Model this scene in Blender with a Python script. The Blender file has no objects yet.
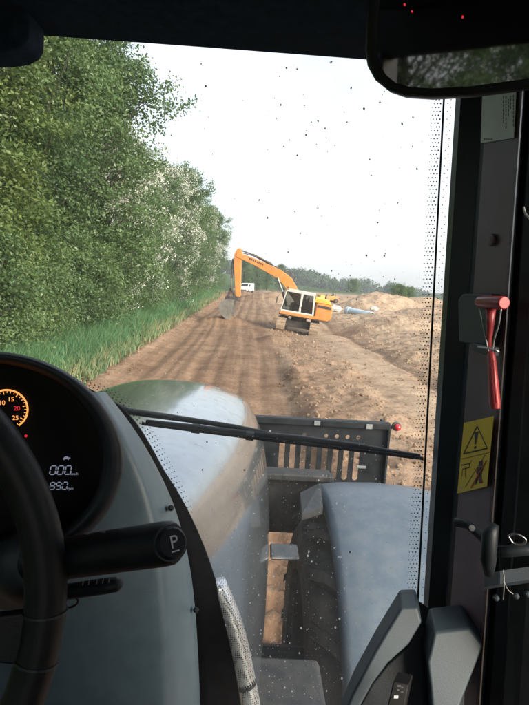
import bpy, bmesh, math, random
import numpy as np
from mathutils import Vector, Matrix
random.seed(7); RNG = np.random.default_rng(11)
scene = bpy.context.scene
COL = scene.collection
R = math.radians

# ------------------------------------------------------------------ camera
CAM = Vector((0.0, 0.0, 2.6))
PITCH, ROLL, YAW = R(8.6), R(3.5), R(1.6)
FPX, CX, CY = 510.0, 264.5, 352.5
_F0 = Vector((math.sin(YAW)*math.cos(PITCH), math.cos(YAW)*math.cos(PITCH), -math.sin(PITCH)))
_R0 = Vector((math.cos(YAW), -math.sin(YAW), 0.0))
_U0 = _R0.cross(_F0)
_RR = (_R0*math.cos(ROLL) + _U0*math.sin(ROLL)).normalized()
_UU = (_U0*math.cos(ROLL) - _R0*math.sin(ROLL)).normalized()
cam_data = bpy.data.cameras.new('camera')
cam = bpy.data.objects.new('camera', cam_data); COL.objects.link(cam)
m = Matrix.Identity(4)
for i in range(3):
    m[i][0], m[i][1], m[i][2], m[i][3] = _RR[i], _UU[i], -_F0[i], CAM[i]
cam.matrix_world = m
cam_data.sensor_fit = 'VERTICAL'; cam_data.sensor_height = 36.0
cam_data.lens = 36.0*FPX/705.0
cam_data.clip_start = 0.02; cam_data.clip_end = 3000
scene.camera = cam

# ------------------------------------------------------------------ sky, sun, exposure
SUN_EL, SUN_AZ = R(22), R(132)          # azimuth from +Y towards +X: behind the tractor, to the right
world = bpy.data.worlds.new('World'); scene.world = world; world.use_nodes = True
nt = world.node_tree; nt.nodes.clear()
sky = nt.nodes.new('ShaderNodeTexSky'); sky.sky_type = 'NISHITA'; sky.sun_disc = False
sky.sun_elevation = SUN_EL; sky.sun_rotation = SUN_AZ
sky.air_density = 1.0; sky.dust_density = 2.5; sky.ozone_density = 1.0
bg = nt.nodes.new('ShaderNodeBackground'); bg.inputs['Strength'].default_value = 0.12
wo = nt.nodes.new('ShaderNodeOutputWorld')
# thin even cloud veil over the clear sky
wtc = nt.nodes.new('ShaderNodeTexCoord'); wmp = nt.nodes.new('ShaderNodeMapping'); wmp.inputs['Scale'].default_value = (1, 1, 2.5)
wnz = nt.nodes.new('ShaderNodeTexNoise'); wnz.inputs['Scale'].default_value = 1.6; wnz.inputs['Detail'].default_value = 6
wmr = nt.nodes.new('ShaderNodeMapRange'); wmr.inputs['From Min'].default_value = .3; wmr.inputs['From Max'].default_value = .7; wmr.inputs['To Min'].default_value = .30; wmr.inputs['To Max'].default_value = .68
wmx = nt.nodes.new('ShaderNodeMix'); wmx.data_type = 'RGBA'; wmx.inputs[7].default_value = (5.8, 5.7, 5.8, 1)
nt.links.new(wtc.outputs['Generated'], wmp.inputs[0]); nt.links.new(wmp.outputs[0], wnz.inputs['Vector']); nt.links.new(wnz.outputs['Fac'], wmr.inputs['Value'])
nt.links.new(wmr.outputs[0], wmx.inputs[0]); nt.links.new(sky.outputs[0], wmx.inputs[6])
nt.links.new(wmx.outputs[2], bg.inputs[0]); nt.links.new(bg.outputs[0], wo.inputs[0])
sun_d = bpy.data.lights.new('sun', 'SUN'); sun_d.energy = 3.0; sun_d.angle = R(34); sun_d.color = (1.0, 0.90, 0.76)
sun = bpy.data.objects.new('sun', sun_d); COL.objects.link(sun)
sd = Vector((math.sin(SUN_AZ)*math.cos(SUN_EL), math.cos(SUN_AZ)*math.cos(SUN_EL), math.sin(SUN_EL)))
sun.rotation_euler = sd.to_track_quat('Z', 'Y').to_euler()
vs = scene.view_settings
vs.view_transform = 'Standard'; vs.look = 'None'; vs.exposure = 1.42; vs.gamma = 1.0; vs.use_curve_mapping = False
scene.render.engine = 'CYCLES'
cy = scene.cycles
cy.use_denoising = True
cy.max_bounces = 8; cy.diffuse_bounces = 3; cy.glossy_bounces = 3; cy.transmission_bounces = 4; cy.transparent_max_bounces = 12
cy.caustics_reflective = False; cy.caustics_refractive = False

# ------------------------------------------------------------------ helpers
def ray(px, py):
    return _F0 + _RR*((px-CX)/FPX) - _UU*((py-CY)/FPX)
def at(px, py, Y):
    d = ray(px, py); return CAM + d*(Y/d.y)
def onplane(px, py, p0, n):
    d = ray(px, py); return CAM + d*((p0-CAM).dot(n)/d.dot(n))

def new_obj(name, me, parent=None, inv=None):
    o = bpy.data.objects.new(name, me); COL.objects.link(o)
    if parent is not None:
        o.parent = parent
        if parent.type == 'EMPTY' and parent.get('_wl') is not None:
            o.matrix_parent_inverse = Matrix.Translation(Vector(parent['_wl'])).inverted()
    return o
def mesh(name, V, F, mat, parent=None, smooth=False, bevel=0, bseg=2, subsurf=0, auto=False):
    me = bpy.data.meshes.new(name)
    me.from_pydata([tuple(v) for v in V], [], [tuple(f) for f in F]); me.update()
    if mat: me.materials.append(mat)
    if smooth: me.polygons.foreach_set('use_smooth', [True]*len(me.polygons))
    o = new_obj(name, me, parent)
    if bevel:
        b = o.modifiers.new('bevel', 'BEVEL'); b.width = bevel; b.segments = bseg; b.limit_method = 'ANGLE'; b.angle_limit = R(35)
        if smooth is False: me.polygons.foreach_set('use_smooth', [True]*len(me.polygons)); b.harden_normals = True
    if subsurf:
        s = o.modifiers.new('sub', 'SUBSURF'); s.levels = subsurf; s.render_levels = subsurf
    return o
def npmesh(name, V, faces_flat, nside, mat, parent=None, smooth=False, tint=None, attr='tint'):
    """numpy mesh with constant polygon size; tint: per vertex float"""
    me = bpy.data.meshes.new(name)
    nv = len(V); nf = len(faces_flat)//nside
    me.vertices.add(nv); me.vertices.foreach_set('co', np.asarray(V, np.float32).ravel())
    me.loops.add(nf*nside); me.loops.foreach_set('vertex_index', np.asarray(faces_flat, np.int32))
    me.polygons.add(nf); me.polygons.foreach_set('loop_start', np.arange(0, nf*nside, nside, dtype=np.int32))
    try: me.polygons.foreach_set('loop_total', np.full(nf, nside, np.int32))
    except Exception: pass
    me.polygons.foreach_set('use_smooth', np.full(nf, smooth, bool))
    me.update(calc_edges=True)
    if tint is not None:
        a = me.attributes.new(attr, 'FLOAT', 'POINT'); a.data.foreach_set('value', np.asarray(tint, np.float32))
    if mat: me.materials.append(mat)
    return new_obj(name, me, parent) if name else me
def empty(name, loc, label=None, cat=None, group=None, world_children=True):
    o = bpy.data.objects.new(name, None); COL.objects.link(o); o.location = loc; o.empty_display_size = .2
    if world_children: o['_wl'] = tuple(loc)
    if label: tag(o, label, cat, group)
    return o
def tag(o, label, cat=None, group=None, kind=None):
    if label: o['label'] = label
    if cat: o['category'] = cat
    if group: o['group'] = group
    if kind: o['kind'] = kind
    return o
def copy_tree(o, parent=None):
    c = o.copy(); COL.objects.link(c)
    if parent is not None: c.parent = parent
    for ch in o.children: copy_tree(ch, c)
    return c
# ---- shape makers: return (V, F)
def boxvf(c, s, rot=None):
    V = []
    for x in (-.5, .5):
        for y in (-.5, .5):
            for z in (-.5, .5):
                p = Vector((x*s[0], y*s[1], z*s[2]))
                if rot is not None: p = rot @ p
                V.append(p+Vector(c))
    return V, [(0,1,3,2),(4,6,7,5),(0,4,5,1),(2,3,7,6),(0,2,6,4),(1,5,7,3)]
def join(*vfs):
    V, F = [], []
    for v, f in vfs:
        k = len(V); V += list(v); F += [tuple(i+k for i in ff) for ff in f]
    return V, F
def frame_of(d):
    d = d.normalized(); a = Vector((0,0,1)) if abs(d.z) < .9 else Vector((1,0,0))
    u = d.cross(a).normalized(); return u, d.cross(u).normalized()
def tubevf(pts, rad, seg=10, cap=True, flat=1.0, upv=None):
    pts = [Vector(p) for p in pts]
    if not hasattr(rad, '__len__'): rad = [rad]*len(pts)
    V, F = [], []
    u0 = None
    for i, p in enumerate(pts):
        d = (pts[min(i+1, len(pts)-1)]-pts[max(i-1, 0)])
        if upv is not None:
            u = d.normalized().cross(upv).normalized(); w = u.cross(d.normalized())
        elif u0 is None: u, w = frame_of(d)
        else:
            u = (u0 - d.normalized()*u0.dot(d.normalized())).normalized(); w = d.normalized().cross(u)
        u0 = u
        for k in range(seg):
            a = 2*math.pi*k/seg
            V.append(p + (u*math.cos(a) + w*math.sin(a)*flat)*rad[i])
    for i in range(len(pts)-1):
        for k in range(seg):
            a, b = i*seg+k, i*seg+(k+1) % seg
            F.append((a, b, b+seg, a+seg))
    if cap:
        F.append(tuple(range(seg-1, -1, -1))); F.append(tuple(range((len(pts)-1)*seg, len(pts)*seg)))
    return V, F
def prismvf(poly, off):
    n = len(poly); V = [Vector(p) for p in poly] + [Vector(p)+Vector(off) for p in poly]
    F = [tuple(range(n)), tuple(range(2*n-1, n-1, -1))]
    F += [(i, i+n, (i+1) % n + n, (i+1) % n) for i in range(n)]
    return V, F
def loftvf(rings, closed=False, capends=False):
    n = len(rings[0]); V = [Vector(p) for r in rings for p in r]; F = []
    for i in range(len(rings)-1):
        for k in range(n if closed else n-1):
            a, b = i*n+k, i*n+(k+1) % n
            F.append((a, b, b+n, a+n))
    if capends:
        F.append(tuple(range(n-1, -1, -1))); F.append(tuple(range((len(rings)-1)*n, len(rings)*n)))
    return V, F
def smoothpath(pts, n=8):
    """Catmull-Rom through points"""
    P = [Vector(p) for p in pts]; P = [P[0]*2-P[1]] + P + [P[-1]*2-P[-2]]; out = []
    for i in range(1, len(P)-2):
        for k in range(n):
            t = k/n; a, b, c, d = P[i-1], P[i], P[i+1], P[i+2]
            out.append(.5*((2*b)+(c-a)*t+(2*a-5*b+4*c-d)*t*t+(3*b-a-3*c+d)*t**3))
    out.append(P[-2]); return out
def textmesh(name, s, size, mat, parent, M):
    cu = bpy.data.curves.new(name, 'FONT'); cu.body = s; cu.size = size; cu.align_x = 'CENTER'; cu.align_y = 'CENTER'; cu.extrude = size*.01
    t = bpy.data.objects.new('tmp', cu); COL.objects.link(t)
    bpy.context.view_layer.update()
    me = bpy.data.meshes.new_from_object(t); bpy.data.objects.remove(t)
    me.name = name; me.transform(M); me.materials.clear(); me.materials.append(mat)
    return new_obj(name, me, parent)
# ---- numpy value noise
_perm = RNG.permutation(256)
def vnoise(x, y, s=0):
    xi = np.floor(x).astype(int); yi = np.floor(y).astype(int); fx = x-xi; fy = y-yi
    fx = fx*fx*(3-2*fx); fy = fy*fy*(3-2*fy)
    h = lambda a, b: _perm[(_perm[(a+s*37) & 255]+b) & 255]/255.0
    return (h(xi, yi)*(1-fx)+h(xi+1, yi)*fx)*(1-fy)+(h(xi, yi+1)*(1-fx)+h(xi+1, yi+1)*fx)*fy
def fbm(x, y, o=4, s=0):
    r = 0; a = .5
    for i in range(o):
        r = r+a*(vnoise(x, y, s+i)-.5); x = x*2.03+11.3; y = y*2.03+7.7; a *= .5
    return r
def sstep(a, b, x):
    t = np.clip((x-a)/(b-a), 0, 1); return t*t*(3-2*t)

# ------------------------------------------------------------------ materials
MATS = {}
def nodes_of(name):
    mt = bpy.data.materials.new(name); mt.use_nodes = True
    t = mt.node_tree; t.nodes.clear(); MATS[name] = mt
    return mt, t, (lambda ty, **kw: _n(t, ty, kw)), t.links.new
def _n(t, ty, kw):
    n = t.nodes.new(ty)
    for k, v in kw.items():
        if k in n.inputs: n.inputs[k].default_value = v
        else: setattr(n, k, v)
    return n
def pmat(name, col, rough=.5, metal=0, var=.25, scale=20, bump=0, bscale=200, coat=0, dust=0, dustcol=(.32,.26,.2), spec=.5, rvar=.1, emit=None, dscale=6):
    """principled material with noise driven colour, roughness, dust and fine relief"""
    mt, t, N, L = nodes_of(name)
    tc = N('ShaderNodeTexCoord'); out = N('ShaderNodeOutputMaterial'); b = N('ShaderNodeBsdfPrincipled')
    nz = N('ShaderNodeTexNoise'); nz.inputs['Scale'].default_value = scale; nz.inputs['Detail'].default_value = 5
    L(tc.outputs['Object'], nz.inputs['Vector'])
    cr = N('ShaderNodeValToRGB')
    lo = tuple(max(0, c*(1-var)) for c in col); hi = tuple(min(1, c*(1+var)) for c in col)
    cr.color_ramp.elements[0].position = .3; cr.color_ramp.elements[1].position = .7
    cr.color_ramp.elements[0].color = (*lo, 1); cr.color_ramp.elements[1].color = (*hi, 1)
    L(nz.outputs['Fac'], cr.inputs[0]); colsock = cr.outputs[0]
    mr = N('ShaderNodeMapRange'); mr.inputs['To Min'].default_value = max(.02, rough-rvar); mr.inputs['To Max'].default_value = min(1, rough+rvar)
    L(nz.outputs['Fac'], mr.inputs['Value']); rsock = mr.outputs[0]
    if dust:
        n2 = N('ShaderNodeTexNoise'); n2.inputs['Scale'].default_value = dscale; n2.inputs['Detail'].default_value = 9; n2.inputs['Roughness'].default_value = .7
        L(tc.outputs['Object'], n2.inputs['Vector'])
        c2 = N('ShaderNodeMapRange'); c2.inputs['From Min'].default_value = .38; c2.inputs['From Max'].default_value = .72; c2.inputs['To Max'].default_value = dust
        L(n2.outputs['Fac'], c2.inputs['Value'])
        mx = N('ShaderNodeMix', data_type='RGBA'); L(c2.outputs[0], mx.inputs[0]); L(colsock, mx.inputs[6]); mx.inputs[7].default_value = (*dustcol, 1)
        colsock = mx.outputs[2]
        ad = N('ShaderNodeMath', operation='MAXIMUM'); m2 = N('ShaderNodeMath', operation='MULTIPLY'); m2.inputs[1].default_value = .8
        L(c2.outputs[0], m2.inputs[0]); L(m2.outputs[0], ad.inputs[0]); L(rsock, ad.inputs[1]); rsock = ad.outputs[0]
    L(colsock, b.inputs['Base Color']); L(rsock, b.inputs['Roughness'])
    b.inputs['Metallic'].default_value = metal; b.inputs['Specular IOR Level'].default_value = spec
    if coat: b.inputs['Coat Weight'].default_value = coat; b.inputs['Coat Roughness'].default_value = .06
    if bump:
        nb = N('ShaderNodeTexNoise'); nb.inputs['Scale'].default_value = bscale; nb.inputs['Detail'].default_value = 3
        L(tc.outputs['Object'], nb.inputs['Vector'])
        bp = N('ShaderNodeBump'); bp.inputs['Strength'].default_value = bump; bp.inputs['Distance'].default_value = .002
        L(nb.outputs['Fac'], bp.inputs['Height']); L(bp.outputs[0], b.inputs['Normal'])
    if emit:
        b.inputs['Emission Color'].default_value = (*emit[0], 1); b.inputs['Emission Strength'].default_value = emit[1]
    L(b.outputs[0], out.inputs[0]); return mt

def soil_material():
    mt, t, N, L = nodes_of('soil')
    tc = N('ShaderNodeTexCoord'); out = N('ShaderNodeOutputMaterial'); b = N('ShaderNodeBsdfPrincipled', Roughness=.95)
    b.inputs['Specular IOR Level'].default_value = .15
    at_ = N('ShaderNodeAttribute', attribute_name='tint')     # soil dryness and sandiness, with painted shade beside the hood
    g_ = N('ShaderNodeAttribute', attribute_name='green')
    n1 = N('ShaderNodeTexNoise'); n1.inputs['Scale'].default_value = 1.3; n1.inputs['Detail'].default_value = 8; n1.inputs['Roughness'].default_value = .65
    n2 = N('ShaderNodeTexNoise'); n2.inputs['Scale'].default_value = 14; n2.inputs['Detail'].default_value = 6
    L(tc.outputs['Object'], n1.inputs['Vector']); L(tc.outputs['Object'], n2.inputs['Vector'])
    c1 = N('ShaderNodeValToRGB')
    c1.color_ramp.elements[0].color = (.15, .088, .055, 1); c1.color_ramp.elements[1].color = (.30, .19, .125, 1)
    c1.color_ramp.elements[0].position = .3; c1.color_ramp.elements[1].position = .72
    c2 = N('ShaderNodeValToRGB')
    c2.color_ramp.elements[0].color = (.29, .20, .135, 1); c2.color_ramp.elements[1].color = (.48, .36, .25, 1)
    c2.color_ramp.elements[0].position = .3; c2.color_ramp.elements[1].position = .7
    L(n1.outputs['Fac'], c1.inputs[0]); L(n1.outputs['Fac'], c2.inputs[0])
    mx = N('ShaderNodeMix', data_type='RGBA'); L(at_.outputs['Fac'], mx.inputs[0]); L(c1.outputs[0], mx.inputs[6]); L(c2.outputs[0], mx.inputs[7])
    mpg = N('ShaderNodeMapping'); mpg.inputs['Scale'].default_value = (5.5, .22, 1); L(tc.outputs['Object'], mpg.inputs[0])
    n5 = N('ShaderNodeTexNoise'); n5.inputs['Scale'].default_value = 1.0; n5.inputs['Detail'].default_value = 5; L(mpg.outputs[0], n5.inputs['Vector'])
    c5 = N('ShaderNodeMapRange'); c5.inputs['From Min'].default_value = .35; c5.inputs['From Max'].default_value = .68; c5.inputs['To Min'].default_value = .84; c5.inputs['To Max'].default_value = 1.2; L(n5.outputs['Fac'], c5.inputs['Value'])
    dm = N('ShaderNodeMapRange'); dm.inputs['From Min'].default_value = .15; dm.inputs['From Max'].default_value = .55; dm.inputs['To Min'].default_value = 1; dm.inputs['To Max'].default_value = .12; L(at_.outputs['Fac'], dm.inputs['Value'])
    mf = N('ShaderNodeMix', data_type='FLOAT'); L(dm.outputs[0], mf.inputs[0]); mf.inputs[2].default_value = 1.0; L(c5.outputs[0], mf.inputs[3])
    m5 = N('ShaderNodeVectorMath', operation='SCALE'); L(mx.outputs[2], m5.inputs[0]); L(mf.outputs[0], m5.inputs['Scale'])
    m3 = N('ShaderNodeMix', data_type='RGBA', blend_type='OVERLAY'); m3.inputs[0].default_value = .55
    L(m5.outputs[0], m3.inputs[6]); L(n2.outputs['Fac'], m3.inputs[7])
    m4 = N('ShaderNodeMix', data_type='RGBA'); L(g_.outputs['Fac'], m4.inputs[0]); L(m3.outputs[2], m4.inputs[6]); m4.inputs[7].default_value = (.05, .085, .03, 1)
    L(m4.outputs[2], b.inputs['Base Color'])
    bp = N('ShaderNodeBump', Strength=.7, Distance=.03); n3 = N('ShaderNodeTexNoise'); n3.inputs['Scale'].default_value = 22; n3.inputs['Detail'].default_value = 8; n3.inputs['Roughness'].default_value = .7
    L(tc.outputs['Object'], n3.inputs['Vector']); L(n3.outputs['Fac'], bp.inputs['Height']); L(bp.outputs[0], b.inputs['Normal'])
    L(b.outputs[0], out.inputs[0]); return mt
def leaf_material(name, cols, trans=.42, rough=.38, attr='tint'):
    mt, t, N, L = nodes_of(name)
    out = N('ShaderNodeOutputMaterial'); a = N('ShaderNodeAttribute', attribute_name=attr)
    cr = N('ShaderNodeValToRGB'); e = cr.color_ramp.elements
    while len(e) < len(cols): e.new(.5)
    for i, c in enumerate(cols): e[i].position = i/(len(cols)-1); e[i].color = (*c, 1)
    L(a.outputs['Fac'], cr.inputs[0])
    b = N('ShaderNodeBsdfPrincipled', Roughness=rough); b.inputs['Specular IOR Level'].default_value = .5
    tr = N('ShaderNodeBsdfTranslucent'); mx = N('ShaderNodeMixShader'); mx.inputs[0].default_value = trans
    L(cr.outputs[0], b.inputs['Base Color']); L(cr.outputs[0], tr.inputs[0]); L(b.outputs[0], mx.inputs[1]); L(tr.outputs[0], mx.inputs[2])
    L(mx.outputs[0], out.inputs[0]); return mt
def glass_material(name, tintc=(.93, .96, .96), dust=.1, refl=1.0, scale=9, zlo=None):
    mt, t, N, L = nodes_of(name)
    out = N('ShaderNodeOutputMaterial'); tr = N('ShaderNodeBsdfTransparent'); tr.inputs[0].default_value = (*tintc, 1)
    gl = N('ShaderNodeBsdfGlossy'); gl.inputs['Roughness'].default_value = .02
    fr = N('ShaderNodeFresnel'); fr.inputs[0].default_value = 1.45
    m1 = N('ShaderNodeMixShader')
    if refl != 1.0:
        k = N('ShaderNodeMath', operation='MULTIPLY'); k.inputs[1].default_value = refl; L(fr.outputs[0], k.inputs[0]); L(k.outputs[0], m1.inputs[0])
    else: L(fr.outputs[0], m1.inputs[0])
    L(tr.outputs[0], m1.inputs[1]); L(gl.outputs[0], m1.inputs[2]); last = m1
    if dust:
        tc = N('ShaderNodeTexCoord'); mp = N('ShaderNodeMapping'); mp.inputs['Scale'].default_value = (1, 1, .35)
        L(tc.outputs['Object'], mp.inputs[0])
        nz = N('ShaderNodeTexNoise'); nz.inputs['Scale'].default_value = scale; nz.inputs['Detail'].default_value = 8; nz.inputs['Roughness'].default_value = .65
        L(mp.outputs[0], nz.inputs['Vector'])
        mr = N('ShaderNodeMapRange'); mr.inputs['From Min'].default_value = .3; mr.inputs['From Max'].default_value = .75; mr.inputs['To Min'].default_value = dust*.25; mr.inputs['To Max'].default_value = dust
        L(nz.outputs['Fac'], mr.inputs['Value']); fac = mr.outputs[0]
        if zlo:
            sx = N('ShaderNodeSeparateXYZ'); L(tc.outputs['Object'], sx.inputs[0])
            zr = N('ShaderNodeMapRange'); zr.inputs['From Min'].default_value = zlo[0]; zr.inputs['From Max'].default_value = zlo[1]; zr.inputs['To Min'].default_value = 1.0; zr.inputs['To Max'].default_value = zlo[2]
            L(sx.outputs['Z'], zr.inputs['Value']); mm = N('ShaderNodeMath', operation='MULTIPLY'); L(fac, mm.inputs[0]); L(zr.outputs[0], mm.inputs[1]); fac = mm.outputs[0]
        df = N('ShaderNodeBsdfDiffuse'); df.inputs[0].default_value = (.5, .5, .48, 1); tl = N('ShaderNodeBsdfTranslucent'); tl.inputs[0].default_value = (.55, .57, .58, 1)
        md = N('ShaderNodeMixShader'); md.inputs[0].default_value = .6; L(df.outputs[0], md.inputs[1]); L(tl.outputs[0], md.inputs[2])
        m2 = N('ShaderNodeMixShader'); L(fac, m2.inputs[0]); L(m1.outputs[0], m2.inputs[1]); L(md.outputs[0], m2.inputs[2]); last = m2
    L(last.outputs[0], out.inputs[0]); return mt
def emit_material(name, col, s):
    mt, t, N, L = nodes_of(name)
    out = N('ShaderNodeOutputMaterial'); e = N('ShaderNodeEmission'); e.inputs[0].default_value = (*col, 1); e.inputs[1].default_value = s
    L(e.outputs[0], out.inputs[0]); return mt
def perforated_material():
    mt, t, N, L = nodes_of('perforated_metal')
    tc = N('ShaderNodeTexCoord'); out = N('ShaderNodeOutputMaterial'); b = N('ShaderNodeBsdfPrincipled', Roughness=.35, Metallic=.7)
    v = N('ShaderNodeTexVoronoi'); v.inputs['Scale'].default_value = 230; v.inputs['Randomness'].default_value = .12
    L(tc.outputs['Object'], v.inputs['Vector'])
    cr = N('ShaderNodeValToRGB'); cr.color_ramp.elements[0].position = .32; cr.color_ramp.elements[1].position = .42
    cr.color_ramp.elements[0].color = (.08, .085, .09, 1); cr.color_ramp.elements[1].color = (.75, .77, .8, 1)
    L(v.outputs['Distance'], cr.inputs[0]); L(cr.outputs[0], b.inputs['Base Color']); L(b.outputs[0], out.inputs[0]); return mt
def screen_black(): return pmat('black_gloss', (.004, .004, .005), .35, var=.2, spec=.3)

M_soil = soil_material()
M_bark = pmat('bark', (.05, .042, .034), .9, var=.4, scale=12, bump=.6, bscale=40)
M_leafA = leaf_material('leaf_tall', [(.048, .086, .022), (.118, .178, .048), (.235, .285, .095)])
M_leafB = leaf_material('leaf_hedge', [(.042, .086, .034), (.105, .18, .066), (.20, .28, .11)])
M_blossom = leaf_material('blossom', [(.6, .6, .53), (.74, .73, .67), (.82, .81, .77)], .3, .7)
M_grass = leaf_material('grass_blade', [(.055, .14, .062), (.095, .22, .09), (.16, .28, .12), (.36, .30, .17)], .35, .6)
M_far = leaf_material('far_leaf', [(.03, .065, .03), (.05, .10, .045), (.08, .14, .06)], .2, .7)

# ================================================================== GROUND
EXC = at(303, 329, 30.0)           # where the excavator stands
GROUND = -.36
def height(x, y):
    xw = x; x = x/1.13
    z = 0.12*fbm(x*.25, y*.25, 4, 1)
    lane = sstep(-3.9, -3.3, x)*(1-sstep(.75, 1.15, x))
    z = z*(1-.7*lane)
    far = sstep(3, 9, y)
    # wheel ruts along the lane
    wob = .10*np.sin(y*.13)+.06*np.sin(y*.31+1)
    for rx, w, d in ((-2.75, .2, .055), (-2.25, .14, .035), (-1.5, .22, .06), (-.95, .16, .04), (-.35, .2, .05), (.25, .22, .045), (-1.95, .1, .03)):
        z = z-lane*d*np.exp(-((x-rx-wob)/w)**2)*(1+.22*np.sin(y*34+np.abs(x-rx-wob)*16))*(.8+.35*vnoise(y*.12+rx*3, x*0+rx, 17))
    z = z+lane*.022*fbm(x*3, y*.7, 4, 9)
    # imprinted track bars beside the hood
    z = z+.085*np.sin(y*2*math.pi/.40+2.5*np.abs(x-.3)*6)*np.exp(-((x-.3)/.3)**2)*(1-sstep(6, 9, y))+.10*fbm(x*7, y*7, 4, 77)*sstep(-.3, 0, x)*(1-sstep(6, 9, y))
    # left berm and verge bank
    z = z+(.10+.16*fbm(x*2.5, y*2.5, 4, 3))*np.exp(-((x+3.45)/.3)**2)
    z = z+.55*sstep(-3.7, -6.5, x)+.1*fbm(x, y, 3, 5)*sstep(-3.6, -4.5, x)
    # ledge right of the lane, rough spoil
    rough = sstep(.85, 1.5, x)
    edge = sstep(.75, 1.25, x+.25*fbm(y*.9, x*.2, 3, 71))
    bank = (1-sstep(2.4, 3.2, x))*sstep(4, 8, y)*(1-sstep(13, 20, y))
    calm = 1-.75*sstep(15, 22, y)*(1-sstep(4.2, 5.5, x))
    z = z+edge*(.12+bank*.13*(.7+.6*vnoise(y*.35, x*.5, 72))+calm*(.30*fbm(x*1.1, y*1.0, 5, 4)+.15*fbm(x*4.2, y*4.2, 4, 8)*far)-.14*(1-calm))
    trk = np.exp(-((x-3.75+.02*(y-12)+.15*np.sin(y*.2))/.62)**2)*sstep(5, 9, y)*(1-sstep(40, 60, y))
    z = z*(1-.8*trk)+trk*.12
    z = z-.10*np.exp(-((x-4.75+.02*(y-12))/.16)**2)*sstep(5, 9, y)
    # spoil on the right rising with distance
    z = z+sstep(4.8, 9, x)*sstep(6, 22, y)*(.34+.8*np.maximum(0, fbm(x*.35, y*.25, 4, 6)+.12))*(1-sstep(70, 110, y))
    # heaps
    for hx, hy, rx, ry, hh in HEAPS:
        dd = np.sqrt(((x-hx)/rx)**2+((y-hy)/ry)**2)
        z = z+hh*np.clip(1-dd**1.5, 0, 1)*(1+.5*fbm(x*.9, y*.9, 4, 12))
    # pad below the excavator leans to the right
    z = z+GROUND; x = xw
    pad = np.exp(-(((x-EXC.x)/2.6)**2+((y-EXC.y)/3.0)**2)**2)
    z = z*(1-pad)+pad*(EXC.z-.27-.10*(x-EXC.x)+.10*fbm(x*2, y*2, 3, 2))
    # far country rises gently
    z = z+sstep(110, 250, y)*np.clip(-.09*(x-8), -10, 2.0)
    return z
HEAPS = [(10.2, 46, 4.6, 3.6, 1.5), (15.0, 50, 4.2, 3.4, 1.3), (14.5, 41, 4.5, 3, 1.0), (6.4, 52, 4.2, 3, 1.0), (13.5, 36, 4, 3, .6), (19, 45, 5, 4, 1.6), (-1.5, 30.8, 1.7, 1.2, .42),
         (2.0, 58, 4.5, 4, 1.1), (-1.2, 64, 3.5, 3, .8), (7.5, 30, 3, 2.5, .5), (24, 52, 6, 5, 2.0), (6.2, 20, 2.2, 2, .35), (8, 14, 2.5, 2.2, .4), (.9, 23.5, .8, 1.4, .25)]
def ground_grid():
    ys = [-40.0]
    while ys[-1] < 900:
        y = ys[-1]
        if y < 1: d = max(.25, abs(y)*.06)
        elif y < 9: d = .045
        elif y < 70: d = .0052*y
        else: d = .025*y
        ys.append(y+d)
    xs = [-420.0]
    while xs[-1] < 520:
        x = xs[-1]
        if x < -6.5: d = max(.12, (-x-6.5)*.09)
        elif x < 8: d = .055
        elif x < 18: d = .055+.02*(x-8)
        else: d = max(.26, (x-18)*.09)
        xs.append(x+d)
    return np.array(xs), np.array(ys)
xs, ys = ground_grid()
GX, GY = np.meshgrid(xs, ys)
GZ = height(GX, GY)
nx, ny = len(xs), len(ys)
idx = (np.arange(ny-1)[:, None]*nx+np.arange(nx-1)[None, :])
quads = np.stack([idx, idx+1, idx+nx+1, idx+nx], -1).reshape(-1)
ground = npmesh('ground', np.stack([GX, GY, GZ], -1).reshape(-1, 3), quads, 4, M_soil, smooth=True)
# dryness and painted shade: the lane is darker and damp, the ledge, tracks and spoil drier
GXw = GX; GX = GX/1.13
dry = .12+.5*fbm(GX*.35, GY*.2, 5, 20)
dry += .55*np.exp(-((GX-1.02-.12*np.sin(GY*.4))/.16)**2)*(fbm(GX*.7, GY*.5, 3, 23) > -.12)
dry += .75*np.exp(-((GX-3.75+.02*(GY-12))/.7)**2)*sstep(5, 9, GY)
dry += .6*sstep(4.6, 6.5, GX)+.24*sstep(1.2, 2.2, GX)+.35*fbm(GX*.8, GY*.5, 4, 26)*sstep(1, 2, GX)
dry += .25*np.exp(-((GX+3.4)/.3)**2)
dry -= .5*(1-sstep(7, 9, GY))*sstep(-.6, -.2, GX)*(1-sstep(.9, 1.1, GX))  # shade between hood and mudguard, painted in as darker soil
dry = np.clip(dry, 0, 1)
green = np.clip(sstep(-3.55, -4.3, GX+.5*fbm(GX*.8, GY*.8, 3, 30))*(1-sstep(1e4, 2e4, GY))+sstep(75, 120, GY+30*fbm(GX*.03, GY*.03, 2, 33)), 0, 1)
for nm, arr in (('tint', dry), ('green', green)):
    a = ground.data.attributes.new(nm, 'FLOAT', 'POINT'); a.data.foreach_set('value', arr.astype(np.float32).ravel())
tag(ground, 'brown worked soil with wheel ruts running away from the tractor', kind='structure')
def gz(x, y): return float(height(np.array([float(x)]), np.array([float(y)]))[0])

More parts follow.
